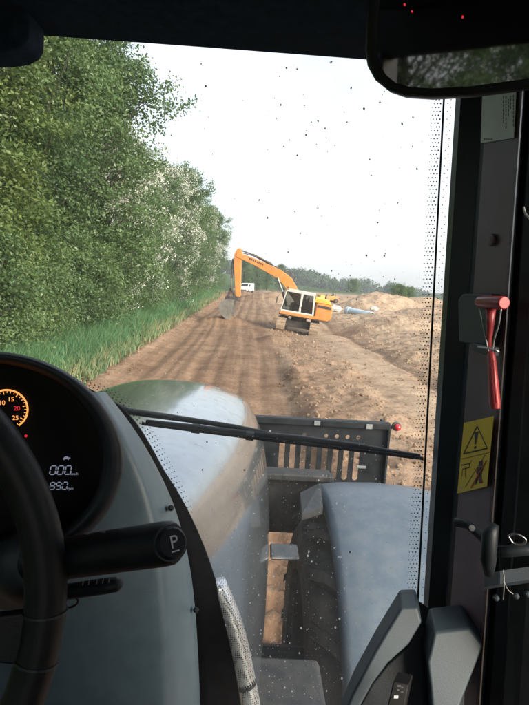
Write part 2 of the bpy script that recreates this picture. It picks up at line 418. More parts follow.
# ---- loose clods (uncountable)
def clods(name, n, seed):
    r = np.random.default_rng(seed)
    bm = bmesh.new(); bmesh.ops.create_icosphere(bm, subdivisions=1, radius=1); base = np.array([v.co[:] for v in bm.verts]); tri = np.array([[v.index for v in f.verts] for f in bm.faces]); bm.free()
    yy = 3.0*np.exp(r.random(n*3)*math.log(60/3.0)); xx = r.uniform(-4.3, 15, n*3)
    xo = xx; xx = xx/1.13
    w = np.where(xx < -3.0, .8, np.where(xx < .8, .13, np.where(xx < 3.1, .9, np.where(xx < 4.6, .2, .75))))
    w = np.where((yy < 8) & (xx > -.2) & (xx < .9), .8, w)
    w *= .35+1.3*np.clip(fbm(xx*.8, yy*.8, 3, 40)+.35, 0, 1)
    k = r.random(n*3) < w; xx = xo[k][:n]; yy = yy[k][:n]; n = len(xx)
    size = .007+.042*r.random(n)**7+.00045*yy
    size = np.where((xx > -3) & (xx < .8), size*.6, size)
    zz = height(xx, yy)+size*.25
    V = base[None]*(1+.35*(r.random((n, len(base), 1))-.5))*size[:, None, None]*r.uniform(.7, 1.3, (n, 1, 3))
    V = V+np.stack([xx, yy, zz], -1)[:, None, :]
    F = (tri[None]+(np.arange(n)*len(base))[:, None, None]).reshape(-1)
    dryv = np.clip(.05+.38*(xx > 1)+.35*(r.random(n)-.4)+.2*(xx > 4.6), 0, 1)
    o = npmesh(name, V.reshape(-1, 3), F, 3, M_soil, tint=np.repeat(dryv, len(base)))
    return tag(o, 'loose clods and stones scattered over the worked soil', 'soil', kind='stuff')
clods('soil_clods', 17000, 5)

# ================================================================== VEGETATION
def leaf_cloud(P, N, size, r, aspect=.6):
    """rhombic folded leaves at points P with rough normals N -> V (n*4,3), quads"""
    n = len(P)
    d = r.normal(size=(n, 3)); d -= N*np.sum(d*N, 1, keepdims=True); d /= np.linalg.norm(d, axis=1, keepdims=True)+1e-9
    s = np.cross(N, d); sz = size*r.uniform(.45, 1.45, (n, 1))
    V = np.stack([P-d*sz*.5, P+s*sz*aspect*.5+N*sz*.12, P+d*sz*.5, P-s*sz*aspect*.5+N*sz*.12], 1)
    tri = np.array([0, 1, 2, 3])[None]+4*np.arange(n)[:, None]
    return V.reshape(-1, 3), tri.reshape(-1)
def tree_parts(seed, H, rad, zlo, nlobe, nleaf, lsize, flower=0, limbs=True, spray=26, lobe_r=(.9, 1.5), mat=None):
    """local meshes for one kind of tree: (wood, leaves, blossom) mesh data"""
    r = np.random.default_rng(seed)
    lobes = []
    for i in range(nlobe):
        t = (i+.5)/nlobe; z = zlo+(H-zlo)*(t**.9)
        prof = math.sin(math.pi*min(1, .18+.80*t))**.6
        a = i*2.4+r.uniform(-.5, .5); rr = rad*prof*r.uniform(.35, .8)
        lobes.append((rr*math.cos(a), rr*math.sin(a), min(z, H-.6), r.uniform(*lobe_r)*(.6+.5*prof)))
    lobes = np.array(lobes)
    ncl = nleaf//70
    li = r.integers(0, nlobe, ncl); u = r.normal(size=(ncl, 3)); u /= np.linalg.norm(u, axis=1, keepdims=True)
    rr = lobes[li, 3:4]*r.uniform(.62, 1.08, (ncl, 1))
    C = lobes[li, :3]+u*rr*np.array([1, 1, .8])
    C[:, 2] = np.maximum(C[:, 2], .25+.3*r.random(ncl))
    # sprays that stick out of the outline
    S = []
    for k in range(spray):
        j = r.integers(nlobe//3, nlobe); v = r.normal(size=3); v[2] = abs(v[2])*.9; v[:2] += lobes[j, :2]/rad; v /= np.linalg.norm(v)
        L_ = lobes[j, 3]*r.uniform(1.1, 1.75)
        for q in np.linspace(.7, 1, 5): S.append(lobes[j, :3]+v*L_*q+r.normal(size=3)*.06)
    S = np.array(S) if S else np.zeros((0, 3))
    ltint = r.random(nlobe); ctint = .5*r.random(ncl)+.5*ltint[li]; per = r.integers(45, 96, ncl)
    ci = np.repeat(np.arange(ncl), per)
    P = C[ci]+r.normal(size=(len(ci), 3))*np.array([.2, .2, .12])
    Nn = u[ci]*.7+r.normal(size=(len(ci), 3))*.7+np.array([0, 0, .7])
    tint = np.clip(.78*ctint[ci]+.24*r.random(len(ci)), 0, 1)
    if len(S):
        si = np.repeat(np.arange(len(S)), 26); P2 = S[si]+r.normal(size=(len(si), 3))*.11
        P = np.vstack([P, P2]); Nn = np.vstack([Nn, r.normal(size=(len(si), 3))+np.array([0, 0, .8])]); tint = np.concatenate([tint, .3+.6*r.random(len(si))])
    P[:, 2] = np.maximum(P[:, 2], .05)
    Nn /= np.linalg.norm(Nn, axis=1, keepdims=True)
    V, F = leaf_cloud(P, Nn, lsize, r)
    leaves = npmesh('', V, F, 4, mat, tint=np.repeat(tint, 4))
    blo = None
    if flower:
        fc = np.vstack([C[(rr[:, 0]/lobes[li, 3]) > .8], S]); fc = fc[r.random(len(fc)) < .75]
        pick = r.integers(0, len(fc), flower//12); fi = np.repeat(pick, 12)
        off = r.normal(size=(len(pick), 3))*.22
        P = fc[fi]+np.repeat(off, 12, 0)+r.normal(size=(len(fi), 3))*.055; P[:, 2] = np.maximum(P[:, 2], .1)
        Nn = r.normal(size=(len(fi), 3))+np.array([0, 0, .6]); Nn /= np.linalg.norm(Nn, axis=1, keepdims=True)
        V, F = leaf_cloud(P, Nn, .05, r, .95); blo = npmesh('', V, F, 4, M_blossom, tint=np.repeat(r.random(len(P)), 4))
    parts = [tubevf([(0, 0, -.2), (.05, .03, H*.2), (-.06, .05, H*.5), (.05, -.04, H*.88)], [.022*H*.8, .018*H*.8, .012*H*.8, .03], 8)]
    if limbs:
        for x, y, z, q in lobes:
            z0 = max(.3, z*.55); parts.append(tubevf([(0, 0, z0), (x*.5, y*.5, z0+(z-z0)*.6), (x, y, z), (x*1.25, y*1.25, z+q*.6)], [.04, .026, .015, .005], 5))
    wv, wf = join(*parts)
    wm = bpy.data.meshes.new('wood'); wm.from_pydata([tuple(v) for v in wv], [], wf); wm.materials.append(M_bark)
    wm.polygons.foreach_set('use_smooth', [True]*len(wm.polygons))
    return wm, leaves, blo
KINDS = {
 'tall1': tree_parts(21, 12.0, 3.4, .9, 52, 92000, .105, mat=M_leafA, lobe_r=(.65, 1.2), spray=70),
 'tall2': tree_parts(22, 11.5, 3.2, .8, 50, 92000, .10, mat=M_leafB, lobe_r=(.65, 1.2), spray=70),
 'haw':   tree_parts(23, 8.5, 2.5, .6, 38, 56000, .08, flower=44000, mat=M_leafB, lobe_r=(.55, .95), spray=50),
 'mid':   tree_parts(24, 9.0, 2.7, .5, 38, 60000, .09, flower=0, mat=M_leafB, lobe_r=(.6, 1.05), spray=50),
 'shrub': tree_parts(25, 3.4, 1.5, .35, 20, 30000, .075, mat=M_leafB, spray=20, lobe_r=(.55, .9)),
}
def plant(kind, name, x, y, s, rz, label, cat, group=None, sz=None, z=None, lean=0):
    wm, lv, bl = KINDS[kind]
    if -9 < x < -5: x = x*1.08+.2
    o = empty(name, (x, y, (gz(x, y) if z is None else z)), label, cat, group, world_children=False)
    o.rotation_euler = (0, lean, rz); o.scale = (s, s, sz or s)
    for nm, me in (('trunk', wm), ('crown', lv), ('blossom', bl)):
        if me is not None: new_obj(nm, me, o)
    return o
HG = 'trees of the hedgerow beside the lane'
plant('tall1', 'tall_tree', -7.0, 12.6, 1.0, 0.4, 'yellowish green broadleaf tree nearest the tractor, at the left edge', 'tree', HG)
plant('tall2', 'tall_tree', -7.1, 16.2, 1.08, 1.9, 'tall dark green tree right of the yellowish green one, topped by the cab roof', 'tree', HG)
plant('tall2', 'tall_tree', -6.6, 19.4, 1.12, 4.4, 'tall tree with twigs reaching into the sky, just left of the white-blossomed tree', 'tree', HG)
plant('haw', 'hawthorn_tree', -6.4, 22.0, 1.05, .6, 'tree covered in white blossom from top to grass, nearest blossoming one', 'tree', HG, sz=1.05)
plant('mid', 'hedge_tree', -6.7, 25.6, .98, 2.2, 'plain green tree between the two white-blossomed trees', 'tree', HG)
plant('haw', 'hawthorn_tree', -6.8, 28.6, 1.05, 3.9, 'farther white-flecked blossoming tree in the middle of the hedgerow', 'tree', HG)
plant('mid', 'hedge_tree', -6.9, 33.2, 1.0, 5.1, 'green hedgerow tree just behind the farther blossoming tree', 'tree', HG)
yy_ = 37.8
ORD = ['third', 'fourth', 'fifth', 'sixth', 'seventh', 'eighth']
for k in range(6):
    plant('mid' if k % 3 else 'haw', 'hedge_tree', -6.2+.4*math.sin(k*2.1), yy_, 1.14+.06*math.sin(k*1.7), 1.3*k, 'hedgerow tree, %s beyond the farther blossoming tree, towards the excavator bucket' % (ORD[k-1] if k else 'second'), 'tree', HG)
    yy_ += 5.4+.8*k
for k, (x, y) in enumerate(((-7.4, -3.5), (-7.8, 2.5), (-7.2, -10), (-7.6, -17), (-7.4, -25))):
    plant(('tall2', 'tall1', 'mid', 'tall2', 'tall1')[k], 'tall_tree', x, y, 1.0, k*1.9, 'hedgerow tree beside or behind the cab, seen only as foliage in the mirror', 'tree', 'trees behind the cab seen in the mirror')
SH = 'shrubs at the foot of the hedgerow'
sh = [(-6.0, 8.6, .85, 'low leafy shrub in the tall grass below the yellowish green tree'), (-6.2, 11.6, 1.0, 'round shrub at the foot of the tall dark green tree'),
      (-6.0, 14.6, .9, 'shrub between grass and the tall tree with sky-reaching twigs'), (-5.9, 17.3, 1.05, 'bushy dark shrub just left of the nearest white-blossomed tree'),
      (-6.1, 23.2, .8, 'small shrub in the grass just beyond the nearest white-blossomed tree'), (-6.0, 26.8, .9, 'shrub below the farther white-blossomed tree'),
      (-6.1, 31.0, .85, 'shrub in the grass halfway along the hedgerow'), (-6.2, 36.0, .9, 'shrub in the grass two thirds along the hedgerow'), (-6.1, 42.5, .9, 'farthest shrub of the hedgerow, left of the excavator bucket')]
for k, (x, y, s, lb) in enumerate(sh):
    plant('shrub', 'hedge_shrub', x, y, s, k*1.1, lb, 'shrub', SH)
# ---- tall grass of the verge
def grass(n):
    r = np.random.default_rng(3)
    y = 6.0*np.exp(r.random(n*2)*math.log(75/6.0)); x = -3.45-3.6*r.random(n*2)**.85
    dens = np.clip(.55+1.6*fbm(x*.9, y*.6, 3, 50), .05, 1)*np.where(x > -3.8, .22, 1)
    k = r.random(n*2) < dens; x = x[k][:n]; y = y[k][:n]; n = len(x)
    x0_ = x; x = x*1.13; z = height(x, y)
    h = (.38+.6*r.random(n))*(.75+1.0*np.clip(fbm(x*.6, y*.6, 2, 52)+.2, 0, .6))*np.where(x0_ > -3.8, .38, np.where(x0_ > -4.2, .75, 1))
    w = (.005+.005*r.random(n))*(1+.04*y)
    a = r.random(n)*2*np.pi; b = r.random(n)*2*np.pi; ln = h*(.15+.5*r.random(n))
    dx, dy = np.cos(a)*w, np.sin(a)*w; lx, ly = np.cos(b)*ln, np.sin(b)*ln
    V = np.stack([np.stack([x-dx, y-dy, z-.03], -1), np.stack([x+dx, y+dy, z-.03], -1),
                  np.stack([x+dx*.7+lx*.35, y+dy*.7+ly*.35, z+h*.6], -1), np.stack([x-dx*.7+lx*.35, y-dy*.7+ly*.35, z+h*.6], -1),
                  np.stack([x+lx, y+ly, z+h*.97], -1)], 1)
    tri = np.array([0, 1, 2, 0, 2, 3, 3, 2, 4])[None]+5*np.arange(n)[:, None]
    t = np.clip(.15+.45*r.random(n)+.5*fbm(x*.7, y*.5, 3, 55), 0, .62)
    t = np.where((x0_ > -3.95) & (r.random(n) < .55), .8+.2*r.random(n), t); t = np.where(r.random(n) < .03, .85, t)
    o = npmesh('verge_grass', V.reshape(-1, 3), tri.reshape(-1), 3, M_grass, tint=np.repeat(t, 5))
    return tag(o, 'tall green grass along the foot of the hedgerow', 'grass', kind='stuff')
grass(125000)

# ---- far wood on the skyline and the bushes before it
def far_wood():
    r = np.random.default_rng(8); VV, FF, TT = [], [], []; k = 0
    for i in range(330):
        x = -130+i*1.75+r.normal()*1.5; y = 250+40*r.random()+.10*abs(x)+(25 if x > 40 else 0); h = r.uniform(5, 9.5)*(1.25 if r.random() < .12 else 1)
        z0 = gz(x, y); n = 420
        u = r.normal(size=(n, 3)); u /= np.linalg.norm(u, axis=1, keepdims=True)
        P = np.array([x, y, z0+h*.5])+u*np.array([h*.42, h*.42, h*.5])*r.uniform(.7, 1.08, (n, 1))
        V, F = leaf_cloud(P, (u+.5*r.normal(size=(n, 3)))/1.2, 1.0, r, .9)
        VV.append(V); FF.append(F+k); k += len(V); TT.append(np.repeat(np.clip(.5*r.random()+.5*r.random(n), 0, 1), 4))
    o = npmesh('far_wood', np.vstack(VV), np.concatenate(FF), 4, M_far, tint=np.concatenate(TT))
    tag(o, 'hazy far-off wood along the skyline behind the excavator', 'wood', kind='stuff')
far_wood()
FB = 'trees beyond the end of the lane'
for k, (px, Y, s, lb) in enumerate(((243, 88, .62, 'green bush right beside the stick of the excavator, beyond the lane end'), (256, 100, .6, 'taller pointed tree beyond the lane end, below the boom'),
        (266, 104, .62, 'rounded green tree beyond the lane end, under the middle of the boom'), (279, 112, .6, 'green tree beyond the lane end, just left of the excavator cab'),
        (352, 120, .38, 'small green bush beyond the soil heaps, above the pale blue pipe'), (398, 62, .26, 'low green bush growing between the two farthest right soil heaps'), (408, 64, .22, 'lowest green bush on the soil, near the windscreen edge'))):
    p = at(px, 300, Y); plant('mid' if k < 4 else 'shrub', 'far_tree' if k < 4 else 'far_bush', p.x, Y, s*(1 if k < 4 else 2.6), k*1.3, lb, 'tree' if k < 4 else 'bush', FB)

# ================================================================== EXCAVATOR
M_orange = pmat('machine_orange', (.70, .22, .03), .5, var=.14, scale=3, dust=.6, dustcol=(.36, .25, .15), dscale=3.5)
M_yellow = pmat('machine_yellow', (.75, .42, .05), .45, var=.1, scale=3, dust=.3, dscale=2.5)
M_offwhite = pmat('machine_white', (.55, .55, .52), .5, var=.08, scale=4, dust=.4)
M_dark = pmat('machine_dark', (.03, .03, .032), .55, var=.3, scale=6, dust=.3)
M_track = pmat('muddy_steel', (.25, .175, .12), .85, var=.3, scale=9, bump=.4, bscale=30, dust=.6, dustcol=(.36, .27, .18))
M_bucket = pmat('bucket_steel', (.2, .19, .18), .5, metal=.3, var=.3, scale=5, dust=.4)
M_cabglass = glass_material('machine_glass', (.55, .62, .64), .06)
M_chrome = pmat('chrome', (.22, .22, .23), .3, metal=1, var=.05)
M_skin = pmat('skin', (.45, .27, .2), .6, var=.08, scale=30)
M_redcloth = pmat('red_cloth', (.33, .06, .06), .9, var=.2, scale=40, bump=.3)
M_navy = pmat('navy_cloth', (.03, .035, .06), .9, var=.2, scale=40, bump=.3)
M_hair = pmat('hair', (.03, .022, .016), .8, var=.3, scale=80)
def xz(poly, y0, y1):                     # prism from an x,z outline between two y values
    return prismvf([(x, y0, z) for x, z in poly], (0, y1-y0, 0))
def excavator():
    t = empty('excavator', (EXC.x, EXC.y, EXC.z-.05), 'orange crawler excavator with white cab, boom stretched left over the lane', 'excavator', world_children=False)
    t.rotation_euler = (0, R(5.8), R(-7))
    # --- undercarriage, turned across the upper body
    uc = mesh('undercarriage', *join(boxvf((-.35, 0, .30), (1.5, 1.0, .4)), tubevf([(-.35, 0, .5), (-.35, 0, .78)], .45, 20)), M_dark, t, bevel=.02)
    for sx in (-1.28, .62):
        prof = []
        L_, r_ = 1.15, .40
        for k in range(13): a = -math.pi/2+math.pi*k/12; prof.append((L_-.1+r_*math.cos(a), .16+r_*math.sin(a)))
        for k in range(13): a = math.pi/2+math.pi*k/12; prof.append((-L_+.1+r_*math.cos(a), .16+r_*math.sin(a)))
        w = .5; n = len(prof)
        V = [(sx-w/2, y, z) for y, z in prof]+[(sx+w/2, y, z) for y, z in prof]
        q = .045; V += [(sx-w/2, y*.93, .16+(z-.16)*.82) for y, z in prof]+[(sx+w/2, y*.93, .16+(z-.16)*.82) for y, z in prof]
        F = []
        for k in range(n):
            j = (k+1) % n; F += [(k, j, j+n, k+n), (k+2*n, k+3*n, j+3*n, j+2*n), (k, k+2*n, j+2*n, j), (k+n, j+n, j+3*n, k+3*n)]
        trk = mesh('crawler_track', V, F, M_track, t, bevel=.008)
        gr = []
        per = [(prof[k], prof[(k+1) % n]) for k in range(n)]
        tot = sum(math.dist(a, b) for a, b in per); N_ = 34; step = tot/N_; acc = 0; nxt = 0
        for a, b in per:
            d = math.dist(a, b)
            while nxt <= acc+d and nxt < tot:
                f = (nxt-acc)/d; y = a[0]+(b[0]-a[0])*f; z = a[1]+(b[1]-a[1])*f
                ang = math.atan2(b[1]-a[1], b[0]-a[0])
                gr.append(boxvf((sx, y, z), (w+.01, .05, .05), Matrix.Rotation(ang, 3, 'X'))); nxt += step
            acc += d
        g = mesh('grousers', *join(*gr), M_track, trk); g['kind'] = 'stuff'
        for yy in (-.85, .85):
            mesh('sprocket', *tubevf([(sx-.2, yy, .16), (sx+.2, yy, .16)], .31, 16), M_track, trk, smooth=False)
        for yy in (-.5, -.17, .17, .5): mesh('roller', *tubevf([(sx-.2, yy, -.08), (sx+.2, yy, -.08)], .11, 12), M_track, trk)
        mesh('track_frame', *boxvf((sx, 0, .17), (.3, 1.7, .26)), M_dark, trk, bevel=.02)
    # --- upper structure
    mesh('platform', *xz([(-1.5, .76), (1.32, .74), (1.4, .86), (1.4, .95), (-1.5, .9)], -1.02, 1.02), M_dark, t, bevel=.02)
    mesh('lower_skirt', *xz([(-1.46, .82), (.55, .80), (.55, .98), (-1.46, .96)], -1.06, -1.025), M_orange, t, bevel=.01)
    cw = mesh('counterweight', *xz([(.52, .80), (1.30, .78), (1.46, .95), (1.47, 1.55), (1.40, 1.72), (.52, 1.74)], -1.05, 1.05), M_orange, t, bevel=.07, bseg=3)
    mesh('grille_band', *xz([(.60, 1.50), (1.39, 1.48), (1.38, 1.62), (.60, 1.64)], -1.075, -1.04), M_dark, cw, bevel=.008)
    mesh('engine_cover', *xz([(.35, 1.745), (1.36, 1.725), (1.22, 1.98), (.42, 2.04)], -.95, .95), M_yellow, t, bevel=.06, bseg=3)
    mesh('exhaust_pipe', *tubevf([(1.0, .35, 1.95), (1.0, .35, 2.22), (1.06, .35, 2.28)], .05, 10), M_dark, t, smooth=True)
    mesh('side_body', *xz([(-1.0, .95), (.5, .95), (.5, 1.70), (-.2, 1.70), (-1.0, 1.45)], .1, 1.03), M_orange, t, bevel=.03)
    # --- cab
    cab = mesh('cab_frame', *join(
        xz([(-1.44, .97), (.46, .95), (.46, 1.06), (-1.44, 1.08)], -1.02, -.02),
        xz([(-1.30, 2.12), (.36, 2.08), (.40, 2.24), (-1.22, 2.28)], -1.0, -.04),
        xz([(-1.47, 1.05), (-1.40, 1.05), (-1.24, 2.15), (-1.31, 2.15)], -1.0, -.93), xz([(-1.47, 1.05), (-1.40, 1.05), (-1.24, 2.15), (-1.31, 2.15)], -.11, -.04),
        xz([(-.42, 1.05), (-.30, 1.05), (-.30, 2.13), (-.42, 2.13)], -1.015, -.94), xz([(.36, 1.05), (.46, 1.05), (.38, 2.1), (.28, 2.1)], -1.0, -.92),
        xz([(.36, 1.05), (.46, 1.05), (.38, 2.1), (.28, 2.1)], -.12, -.04)), M_offwhite, t, bevel=.018)
    mesh('door_glass', *xz([(-1.39, 1.085), (-.43, 1.065), (-.43, 2.11), (-1.24, 2.125)], -.985, -.975), M_cabglass, cab)
    mesh('side_glass', *xz([(-.295, 1.065), (.35, 1.06), (.29, 2.07), (-.295, 2.1)], -.98, -.97), M_cabglass, cab)
    mesh('front_glass', *prismvf([(-1.45, -.93, 1.09), (-1.45, -.11, 1.09), (-1.29, -.11, 2.12), (-1.29, -.93, 2.12)], (.012, 0, 0)), M_cabglass, cab)
    mesh('door_handle', *boxvf((-.5, -1.03, 1.5), (.16, .03, .04)), M_dark, cab, bevel=.008)
    mesh('wing_mirror', *join(boxvf((-1.74, -1.12, 1.55), (.06, .2, .36)), tubevf([(-1.45, -1.0, 1.95), (-1.62, -1.1, 1.9), (-1.74, -1.12, 1.72)], .016, 6)), M_dark, t, bevel=.02)
    mesh('seat', *join(boxvf((-.28, -.5, 1.3), (.5, .5, .12)), boxvf((-.02, -.5, 1.62), (.12, .48, .62), Matrix.Rotation(.15, 3, 'Y'))), M_dark, t, bevel=.03)
    for y_ in (-.8, -.2): mesh('control_console', *join(boxvf((-.45, y_, 1.42), (.5, .12, .1)), tubevf([(-.65, y_, 1.45), (-.7, y_, 1.62)], .02, 6)), M_dark, t, bevel=.01)
    # --- boom, stick, bucket on the centre line (y = .25)
    yb = .28
    up = [(-.15, 1.15), (-.75, 1.95), (-1.35, 2.66), (-1.95, 3.02), (-2.6, 3.22), (-3.4, 3.46), (-4.25, 3.66), (-4.62, 3.70)]
    wd = [.2, .30, .34, .30, .25, .21, .17, .12]
    top, bot = [], []
    for i, (x, z) in enumerate(up):
        a = up[max(0, i-1)]; b = up[min(len(up)-1, i+1)]; dx, dz = b[0]-a[0], b[1]-a[1]; l = math.hypot(dx, dz); nx_, nz_ = dz/l, -dx/l
        top.append((x+nx_*wd[i]*.8, z+nz_*wd[i]*.8)); bot.append((x-nx_*wd[i], z-nz_*wd[i]))
    boom = mesh('boom', *xz(top+bot[::-1], yb-.17, yb+.17), M_orange, t, bevel=.02)
    mesh('boom_lettering', *join(*[xz([(-2.95-.115*k, 3.31+.031*k), (-3.02-.115*k, 3.33+.031*k), (-3.02-.115*k, 3.44+.031*k), (-2.95-.115*k, 3.42+.031*k)], yb-.176, yb-.171) for k in range(8)]), M_dark, boom)
    mesh('boom_hose', *join(tubevf(smoothpath([(-1.05, yb-.1, 2.3), (-1.02, yb-.1, 2.75), (-1.2, yb-.1, 3.12), (-1.62, yb-.1, 3.16), (-2.2, yb-.1, 3.36), (-3.2, yb-.08, 3.72), (-3.9, yb-.08, 3.82), (-4.3, yb-.08, 3.86)]), .03, 6),
                                tubevf(smoothpath([(-1.0, yb+.05, 2.4), (-.95, yb+.05, 2.8), (-1.25, yb+.05, 3.2), (-1.7, yb+.05, 3.24)]), .026, 6)), M_dark, boom, smooth=True)
    sc_ = mesh('stick_cylinder', *tubevf([(-2.5, yb, 3.48), (-3.7, yb, 3.86)], .075, 10), M_dark, t, smooth=False)
    mesh('piston_rod', *tubevf([(-3.7, yb, 3.86), (-4.5, yb, 4.02)], .04, 8), M_chrome, sc_)
    bc_ = mesh('boom_cylinder', *tubevf([(-1.2, yb-.2, 1.2), (-1.55, yb-.2, 2.0)], .08, 10), M_dark, t)
    mesh('piston_rod', *tubevf([(-1.55, yb-.2, 2.0), (-2.0, yb-.2, 2.8)], .045, 8), M_chrome, bc_)
    st = mesh('stick', *xz([(-4.42, 4.12), (-4.62, 4.08), (-4.76, 3.72), (-4.70, 3.2), (-4.34, 1.38), (-4.20, 1.22), (-4.06, 1.26), (-4.04, 1.45), (-4.28, 3.3), (-4.30, 3.8)], yb-.13, yb+.13), M_orange, t, bevel=.02)
    bk = mesh('bucket_cylinder', *tubevf([(-4.80, yb, 3.42), (-4.72, yb, 2.3)], .07, 10), M_dark, t)
    mesh('piston_rod', *tubevf([(-4.72, yb, 2.3), (-4.66, yb, 1.62)], .04, 8), M_chrome, bk)
    mesh('bucket_linkage', *join(xz([(-4.72, 1.70), (-4.58, 1.70), (-4.28, 1.2), (-4.4, 1.12)], yb-.12, yb+.12), xz([(-4.75, 1.66), (-4.62, 1.72), (-4.72, 1.12), (-4.86, 1.1)], yb-.1, yb+.1)), M_dark, t, bevel=.015)
    mesh('quick_hitch', *xz([(-4.9, 1.18), (-4.1, 1.30), (-4.08, 1.06), (-4.45, .92), (-4.9, .98)], yb-.2, yb+.2), M_dark, t, bevel=.02)
    # bucket: curved shell with side plates, opening towards the tracks
    arc = [(-4.28, 1.05), (-4.72, 1.06), (-5.06, .86), (-5.16, .52), (-5.02, .18), (-4.70, -.08), (-4.36, -.17)]
    arc_i = [(x+(-4.5-x)*.06, z+(.45-z)*.06) for x, z in arc]
    hw = .58
    shell = xz(arc+arc_i[::-1], yb-hw, yb+hw)
    sideL = xz(arc, yb-hw-.03, yb-hw+.004); sideR = xz(arc, yb+hw-.004, yb+hw+.03)
    bu = mesh('bucket', *join(shell, sideL, sideR), M_bucket, t, bevel=.01)
    for k in range(5):
        y = yb-hw+.1+k*(2*hw-.2)/4
        mesh('bucket_tooth', *prismvf([(-4.40, y-.05, -.19), (-4.40, y+.05, -.19), (-4.18, y+.02, -.21), (-4.18, y-.02, -.21)], (0, 0, .06)), M_bucket, bu)
    mesh('work_lamp', *boxvf((-1.24, -.75, 2.33), (.1, .14, .09)), M_dark, t, bevel=.015)
    return t
exc = excavator()
EXW = Matrix.Translation((EXC.x, EXC.y, EXC.z-.05)) @ Matrix.Rotation(R(-7), 4, 'Z') @ Matrix.Rotation(R(5.8), 4, 'Y')
def skin_body(name, verts, edges, radii, mat, parent=None, root=0, sub=2):
    me = bpy.data.meshes.new(name); me.from_pydata(verts, edges, []); me.materials.append(mat)
    o = new_obj(name, me, parent)
    o.modifiers.new('skin', 'SKIN')
    for i, r_ in enumerate(radii):
        q = r_ if hasattr(r_, '__len__') else (r_, r_); me.skin_vertices[0].data[i].radius = q
        me.skin_vertices[0].data[i].use_root = (i == root)
    s = o.modifiers.new('sub', 'SUBSURF'); s.levels = sub; s.render_levels = sub
    me.polygons.foreach_set('use_smooth', [True]*len(me.polygons))
    return o
def operator():
    # seated, facing -x (the boom), hands forward on the levers
    v = [(-.22, -.5, 1.42), (-.20, -.5, 1.62), (-.19, -.5, 1.80), (-.19, -.5, 1.90), (-.20, -.5, 1.97), (-.23, -.5, 2.05),          # pelvis, waist, chest, neck, head, crown
         (-.20, -.67, 1.80), (-.30, -.76, 1.62), (-.52, -.77, 1.60), (-.62, -.77, 1.62),                                               # left arm
         (-.20, -.33, 1.80), (-.30, -.24, 1.62), (-.52, -.23, 1.60), (-.62, -.23, 1.62),
         (-.30, -.60, 1.40), (-.72, -.62, 1.42), (-.80, -.62, 1.10), (-.95, -.62, 1.08),
         (-.30, -.40, 1.40), (-.72, -.38, 1.42), (-.80, -.38, 1.10), (-.95, -.38, 1.08)]
    e = [(0, 1), (1, 2), (2, 3), (3, 4), (4, 5), (2, 6), (6, 7), (7, 8), (8, 9), (2, 10), (10, 11), (11, 12), (12, 13), (0, 14), (14, 15), (15, 16), (16, 17), (0, 18), (18, 19), (19, 20), (20, 21)]
    rad = [.15, .14, .16, .06, .085, .07, .07, .05, .04, .035, .07, .05, .04, .035, .085, .065, .05, .045, .085, .065, .05, .045]
    p = EXW @ Vector((-.22, -.5, 1.3))
    t = empty('person', p, 'person in a dark red top seated at the controls inside the excavator cab', 'person', world_children=False)
    t.rotation_euler = exc.rotation_euler; off = Vector((-.22, -.5, 1.3))
    vv = [tuple(Vector(a)-off) for a in v]
    skin_body('body', vv, e, rad, M_skin, t)
    sh_i = [1, 2, 6, 7, 8, 10, 11, 12]; mp = {a: i for i, a in enumerate(sh_i)}
    skin_body('shirt', [vv[i] for i in sh_i], [(mp[a], mp[b]) for a, b in e if a in mp and b in mp], [(rad[i]*1.13+.006) for i in sh_i], M_redcloth, t)
    tr_i = [0, 14, 15, 16, 18, 19, 20]; mp2 = {a: i for i, a in enumerate(tr_i)}
    skin_body('trousers', [vv[i] for i in tr_i], [(mp2[a], mp2[b]) for a, b in e if a in mp2 and b in mp2], [(rad[i]*1.12+.006) for i in tr_i], M_navy, t)
    hv = [Vector((-.18, -.5, 2.05))-off, Vector((-.17, -.5, 1.98))-off]
    skin_body('hair', [tuple(h) for h in hv], [(0, 1)], [.085, .075], M_hair, t)
operator()

